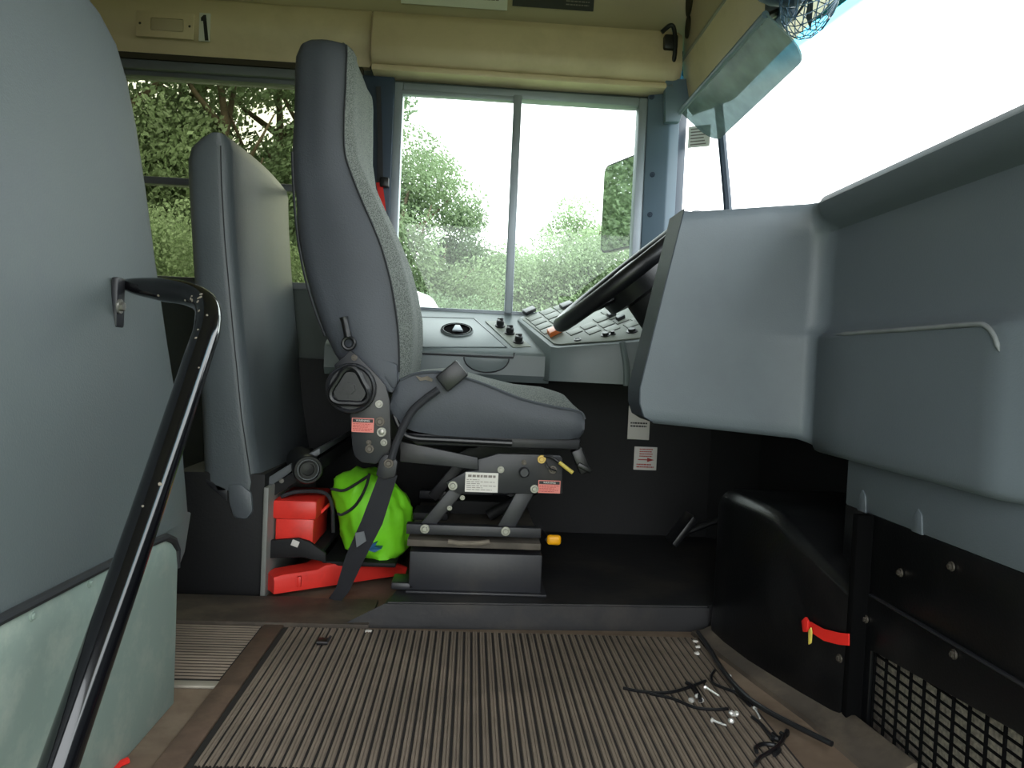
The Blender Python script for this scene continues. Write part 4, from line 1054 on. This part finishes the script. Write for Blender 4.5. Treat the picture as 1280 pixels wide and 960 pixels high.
# stickers on the black wall
def wall_sticker(name, label, px, m):
    a, b = A(px[0], px[1], Y=2.419), A(px[2], px[3], Y=2.419)
    t = thing(name, label, 'sticker', ((a.x+b.x)/2, 2.419, b.z)); obj('backing', BX((a.x, 2.4165, b.z), (b.x, 2.4195, a.z), .001), m, t); return t, a, b
t, a, b = wall_sticker('white_sticker', 'white upright printed sticker on black wall, partly behind dash corner', (786, 507, 811, 550), 'white')
bm = NB(); bars(bm, a.x+.008, b.x-.006, a.z-.070, a.z-.05, 2.4165, 2, 41, .1, .5); bars(bm, a.x+.03, b.x-.006, a.z-.026, a.z-.012, 2.4165, 2, 42, .2, .5); lathe(bm, (a.x+.013, 2.4164, a.z-.014), (0, -1, 0), [(.006, 0), (.006, .0006)], 14); obj('printing', bm, 'ink', t)
t, a, b = wall_sticker('arrow_sticker', 'square white sticker with a red and black arrow on black wall', (793, 558, 820, 588), 'white')
bm = NB(); cx = (a.x+b.x)/2; bars(bm, cx-.02, cx+.024, a.z-.034, a.z-.004, 2.4165, 4, 51, .1, .45); bars(bm, cx-.028, cx+.03, b.z+.006, b.z+.022, 2.4165, 2, 52, .2, .5); obj('red_printing', bm, 'redink', t)
za = (a.z+b.z)/2-.004
bm = NB(); box(bm, (cx-.024, 2.4158, za-.0015), (cx+.012, 2.4165, za+.0015)); prism(bm, [(cx+.006, 2.4158, za+.007), (cx+.028, 2.4158, za), (cx+.006, 2.4158, za-.007)], (0, .0007, 0)); obj('arrow', bm, 'redink', t)

# ------------------------------------------------------------------ right-hand floor trim and debris
bm = NB(); loft(bm, [[(x+dx, y, z) for dx, z in ((-.03, 0), (-.028, .008), (.0, .014), (.028, .03), (.034, .03), (.034, 0))] for x, y in ((.552, 1.68), (.565, 1.6), (.600, 1.42), (.633, 1.27), (.655, 1.08))])
struct('trim_4', bm, 'cove')
bm = NB(); tube(bm, spline([A(u, v, Z=.022) for u, v in ((872, 790), (885, 808), (905, 840), (930, 868), (955, 886), (990, 905), (1040, 930))], 5), .0048, 8)
solo('black_cable', bm, 'black', 'thick black cable lying along the floor edge by the engine cover', 'cable')
def floorcurve(px, z=.011, r=.003, n=5): return tube(NB(), spline([A(u, v, Z=z) for u, v in px], n), r, 6)
solo('cable_tie', floorcurve([(779, 860), (800, 864), (830, 866), (855, 861), (882, 851)], .012, .003), 'black', 'long curved black cable tie on the ribbed mat, farthest left of the scraps', 'cable tie')
solo('cable_tie', floorcurve([(812, 867), (840, 873), (868, 884), (892, 887), (910, 886)], .011, .003), 'black', 'straight black cable tie crossing the ribs just below the curved one', 'cable tie')
solo('cable_tie', floorcurve([(858, 853), (866, 858), (872, 866), (876, 876)], .014, .0038), 'black', 'short black tie end crossing over the long curved tie', 'cable tie')
solo('wire_scrap', floorcurve([(893, 838), (889, 846), (892, 854), (905, 860), (920, 866), (938, 882)], .013, .003), 'black', 'hooked black wire scrap next to the floor edge cable', 'wire')
solo('wire_scrap', floorcurve([(940, 896), (950, 904), (960, 916), (966, 924)], .013, .003), 'black', 'short black wire leading down to the curled plastic clip', 'wire')
t = thing('plastic_clip', 'curled black plastic clip near the bottom of the ribbed mat', 'clip', A(960, 932, Z=.01))
obj('hook', floorcurve([(946, 940), (945, 934), (955, 930), (970, 932), (974, 938), (968, 944)], .013, .0035), 'black', t)
obj('hook', floorcurve([(944, 956), (950, 947), (962, 940), (975, 930), (980, 920), (976, 916)], .015, .0035), 'black', t)
obj('tab', floorcurve([(966, 918), (972, 924), (982, 919), (984, 914)], .013, .0045), 'black', t)
rnd = random.Random(9)
def screw(u0, v0, u1, v1, label, group=None):
    a, b = A(u0, v0, Z=.0125), A(u1, v1, Z=.0125); d = (b-a).normalized()
    t = thing('screw', label, 'screw', a, group)
    bm = NB(); tube(bm, [a, b], [.0022, .0016], 8); obj('shank', bm, 'shiny', t)
    bm = NB(); lathe(bm, a, -d, [(.0022, 0), (.0042, .002), (.004, .004), (0, .0045)], 12); obj('head', bm, 'shiny', t)
screw(883, 860, 899, 870, 'thin silver screw between the curved tie and the hooked wire scrap')
screw(912, 846, 919, 866, 'long silver screw leaning beside the floor edge cable')
screw(892, 901, 908, 907, 'silver screw lying nearest the camera below the scrap pile')
screw(944, 886, 950, 898, 'silver screw on the bare floor edge right of the scrap pile')
for u, v in ((864, 877), (872, 872), (877, 877), (914, 893), (914, 903), (921, 894)):
    c = A(u, v, Z=.010); bm = NB(); lathe(bm, c, (rnd.uniform(-.5, .5), rnd.uniform(-.5, .5), 1), [(.005, 0), (.0055, .003), (.004, .006), (0, .007)], 10); wobble(bm, .001, 200)
    solo('screw_cap', bm, 'shiny', 'small shiny silver screw cap among the black scraps on the ribbed mat', 'screwcap', 'silver screwcaps in the scrap pile')  # small domed screw caps, round rather than hexagonal
for u, v in ((869, 803), (872, 810), (871, 818)):
    c = A(u, v, Z=.007); bm = NB(); box(bm, c+Vector((-.005, -.004, 0)), c+Vector((.005, .004, .005)), .0015); wobble(bm, .002, 90)
    solo('paper_crumb', bm, 'white', 'tiny white crumb at the far right corner of the ribbed mat', 'crumb', 'white crumbs at the mat corner')
c = A(404, 803, Z=.010)
t = thing('belt_clip', 'small black clip lying on the far left of the ribbed mat', 'clip', c)
bm = NB(); box(bm, c+Vector((-.012, -.014, -.001)), c+Vector((.012, .014, .006)), .003); obj('body', bm, 'black', t)
bm = NB(); tube(bm, [c+Vector((-.010, -.016, .005)), c+Vector((.010, -.016, .005)), c+Vector((.012, .012, .008))], .003, 6); obj('tongue', bm, 'blackmetal', t)
c = A(460, 790, Z=.006); bm = NB(); box(bm, c+Vector((-.006, -.004, 0)), c+Vector((.008, .004, .004)), .001); wobble(bm, .002, 80)
solo('paper_crumb', bm, 'white', 'single pale crumb on the far edge of the ribbed mat below the seat base', 'crumb')
a = A(148, 956, Z=.004); bm = NB(); tube(bm, [a+Vector((.0, -.03, 0)), a, a+Vector((.008, .012, 0))], .005, 6)
solo('red_scrap', bm, 'redstrap', 'small red scrap on the floor at the foot of the pale green panel', 'scrap')

# ------------------------------------------------------------------ outside mirror
mc = A(775, 256, Y=2.80)
t = thing('side_mirror', 'large rectangular outside mirror seen through the driver window', 'mirror', mc)
nm = Vector((-.93, -.37, 0)); hx = Vector((.37, -.93, 0)); 
if hx.y > 0: hx = -hx
def mp(a, b, o): return mc+hx*a+Vector((0, 0, b))+nm*o
hw, hh, rc = .118, .160, .03
ol = []
for sx, sz, a0 in ((1, 1, 0), (-1, 1, 90), (-1, -1, 180), (1, -1, 270)):
    for k in range(5):
        an = R_(a0+90*k/4); ol.append((sx*(hw-rc)+rc*math.cos(an), sz*(hh-rc)+rc*math.sin(an)))
bm = NB(); loft(bm, [[mp(a*1.02, b*1.02, 0) for a, b in ol], [mp(a*1.05, b*1.04, .0) for a, b in ol], [mp(a*1.05, b*1.04, -.02) for a, b in ol], [mp(a*.8, b*.85, -.07) for a, b in ol]]); obj('housing', bm, 'black', t)
bm = NB(); prism(bm, [mp(a, b, .001) for a, b in ol], nm*.001); obj('mirror_glass', bm, 'mirror', t)
bm = NB(); tube(bm, spline([mp(0, .1, -.06), mp(.02, .26, -.09), Vector((.66, 2.6, mc.z+.30))], 6), .014, 10); tube(bm, spline([mp(0, -.12, -.06), mp(.02, -.22, -.09), Vector((.66, 2.6, mc.z-.30))], 6), .014, 10); obj('arm', bm, 'blackmetal', t)

# ------------------------------------------------------------------ trees and car outside
def crown(blobs, n, size, seed):
    rnd = random.Random(seed); bm = NB(); tot = sum(b[3]**2 for b in blobs)
    for bx_, by, bz, br in blobs:
        for _ in range(int(n*br*br/tot)):
            th = rnd.uniform(0, 2*math.pi); cz = rnd.uniform(-1, 1); rr_ = br*(rnd.random()**.35)
            s = math.sqrt(1-cz*cz); p = Vector((bx_+rr_*s*math.cos(th), by+rr_*s*math.sin(th), bz+rr_*cz*.85))
            n1 = Vector((rnd.gauss(0, 1), rnd.gauss(0, 1), rnd.gauss(0, 1))).normalized(); e = n1.orthogonal().normalized(); f_ = n1.cross(e)
            sz = size*rnd.uniform(.6, 1.3)
            vs = [bm.verts.new(p+e*sz), bm.verts.new(p+f_*sz*.55+n1*sz*.15), bm.verts.new(p-e*sz), bm.verts.new(p-f_*sz*.55+n1*sz*.1)]
            bm.faces.new(vs)
    me = bpy.data.meshes.new('crown'); bm.to_mesh(me); bm.free(); return me
def trunk(h, r, seed):
    rnd = random.Random(seed); bm = NB()
    pts = [Vector((0, 0, 0))]; 
    for i in range(5): pts.append(pts[-1]+Vector((rnd.uniform(-.15, .15), rnd.uniform(-.15, .15), h/5)))
    tube(bm, spline(pts, 3), [r*(1-.75*i/15) for i in range(16)], 8)
    for i in range(7):
        p = pts[2+i % 3]; d = Vector((rnd.uniform(-1, 1), rnd.uniform(-1, 1), rnd.uniform(.5, 1.2)))
        tube(bm, [p, p+d*.7, p+d*1.5+Vector((0, 0, .3))], [r*.4, r*.25, r*.08], 6)
    me = bpy.data.meshes.new('trunk'); bm.to_mesh(me); bm.free()
    for p in me.polygons: p.use_smooth = True
    me.materials.append(M['bark']); return me
rnd = random.Random(5)
def blobset(seed, R, H, n):
    r = random.Random(seed); out = []
    for i in range(n):
        q = r.random(); z = H*(.25+.7*q); rad = R*(1-.6*abs(q-.4)); an = r.uniform(0, 6.28); d = rad*r.uniform(.2, .8)
        out.append((d*math.cos(an), d*math.sin(an), z, r.uniform(.30, .5)*R))
    return out
C1 = crown(blobset(1, 2.3, 7.5, 20), 26000, .050, 1)
C2 = crown(blobset(2, 2.6, 5.2, 22), 34000, .052, 2)
C3 = crown(blobset(3, 1.9, 8.5, 22), 21000, .050, 3)
T1, T2 = trunk(6, .17, 1), trunk(4, .14, 2)
leafy = {}
def tree(me, tr, x, y, s, leaf, label, rz, zs=1, group='trees outside the bus'):
    t = thing('tree', label, 'tree', (x, y, -.9), group)
    t.rotation_euler = (0, 0, rz); t.scale = (s, s, s*zs)
    key = (me.name, leaf)
    if key not in leafy:
        m2 = me.copy(); m2.materials.clear(); m2.materials.append(M[leaf]); leafy[key] = m2
    for nm_, d in (('crown', leafy[key]), ('trunk', tr)):
        o = bpy.data.objects.new(nm_, d); COL.objects.link(o); o.parent = t
    return t
def dirx(u, y): return A(u, 400, Y=y).x
L1 = 'leafy tree seen through the rear side window, mixed with its neighbours'
for u, y, s, me, lf in ((60, 17, 1.35, C1, 'leaf2'), (140, 16, 1.3, C1, 'leaf1'), (212, 20, 1.6, C3, 'leaf3'), (268, 17, 1.3, C1, 'leaf3'), (335, 19, 1.4, C1, 'leaf1'), (395, 18, 1.25, C3, 'leaf3')):
    tree(me, T1, dirx(u, y), y, s, lf, L1, rnd.uniform(0, 6.28), 1, 'trees behind the rear side window')
tree(C2, T2, dirx(170, 12), 12, .66, 'leaf2', 'low bright green bush at the bottom of the rear side window', 1.0)
tree(C2, T2, dirx(330, 14), 14, .62, 'leaf1', 'low bush between barrier and driver seat in the rear side window', 2.1)
tree(C1, T1, dirx(500, 17), 17, .86, 'leaf1', 'tall tree at the left side of the driver window', 2.0)
tree(C3, T1, dirx(545, 18), 18, .66, 'leaf3', 'narrow tree right beside the tall one in the driver window', .4, 1.0)
for u, y, s, me, lf in ((572, 17, .66, C2, 'leaf1'), (612, 19, .78, C2, 'leaf2'), (650, 21, .80, C2, 'leaf1'), (690, 20, .78, C2, 'leaf2')):
    tree(me, T2, dirx(u, y), y, s, lf, 'rounded low tree in the hedge behind the middle of the driver window', rnd.uniform(0, 6.28), 1, 'hedge trees behind the driver window')
tree(C1, T1, dirx(722, 21), 21, .80, 'leaf2', 'pointed pale green tree left of the outside mirror', 3.0)
tree(C2, T2, dirx(778, 19), 19, .88, 'leaf2', 'bushy pale tree partly behind the outside mirror', 1.2)
tree(C2, T2, dirx(555, 13), 13, .46, 'leaf3', 'dark low shrub at the bottom left of the driver window', .8)
for i, (x, y, s) in enumerate(((-9.5, 8.5, 1.0), (-12, 10, 1.1), (-9, 12, 1.1), (-14, 13, 1.2), (-7.6, 6.4, .8), (-12.5, 7.2, .95))):
    tree((C1, C3, C2)[i % 3], T1, x, y, s, ('leaf1', 'leaf3')[i % 2], 'tree visible only as a reflection in the outside mirror', i*1.1, 1, 'trees reflected in the mirror')
# parked white car
x0, y0, zg = dirx(544, 9.0)-3.75, 9.0, -.9
t = thing('van', 'white parked van just showing at the bottom left of the driver window', 'van', (x0+2.4, y0+.9, zg))
side = [(0, .4), (0, 1.8), (.12, 2.2), (.3, 2.28), (3.45, 2.30), (3.7, 2.22), (4.15, 1.45), (4.8, 1.2), (4.9, .9), (4.9, .4)]
bm = NB(); prism(bm, [(x0+a, y0, zg+b) for a, b in side], (0, 1.8, 0), .06, 3); obj('body', bm, 'carwhite', t)
for y_ in (y0-.006, y0+1.796):
    bm = NB(); prism(bm, [(x0+a, y_, zg+b) for a, b in ((3.0, 1.45), (3.0, 2.05), (3.6, 2.05), (3.98, 1.45))], (0, .01, 0)); obj('side_window', bm, 'carglass', t)
for a in (.9, 4.1):
    for y_ in (y0-.02, y0+1.62):
        bm = NB(); lathe(bm, (x0+a, y_, zg+.34), (0, 1, 0), [(.2, 0), (.32, .0), (.34, .03), (.34, .17), (.32, .2), (.2, .2)], 28); obj('wheel', bm, 'tyre', t)
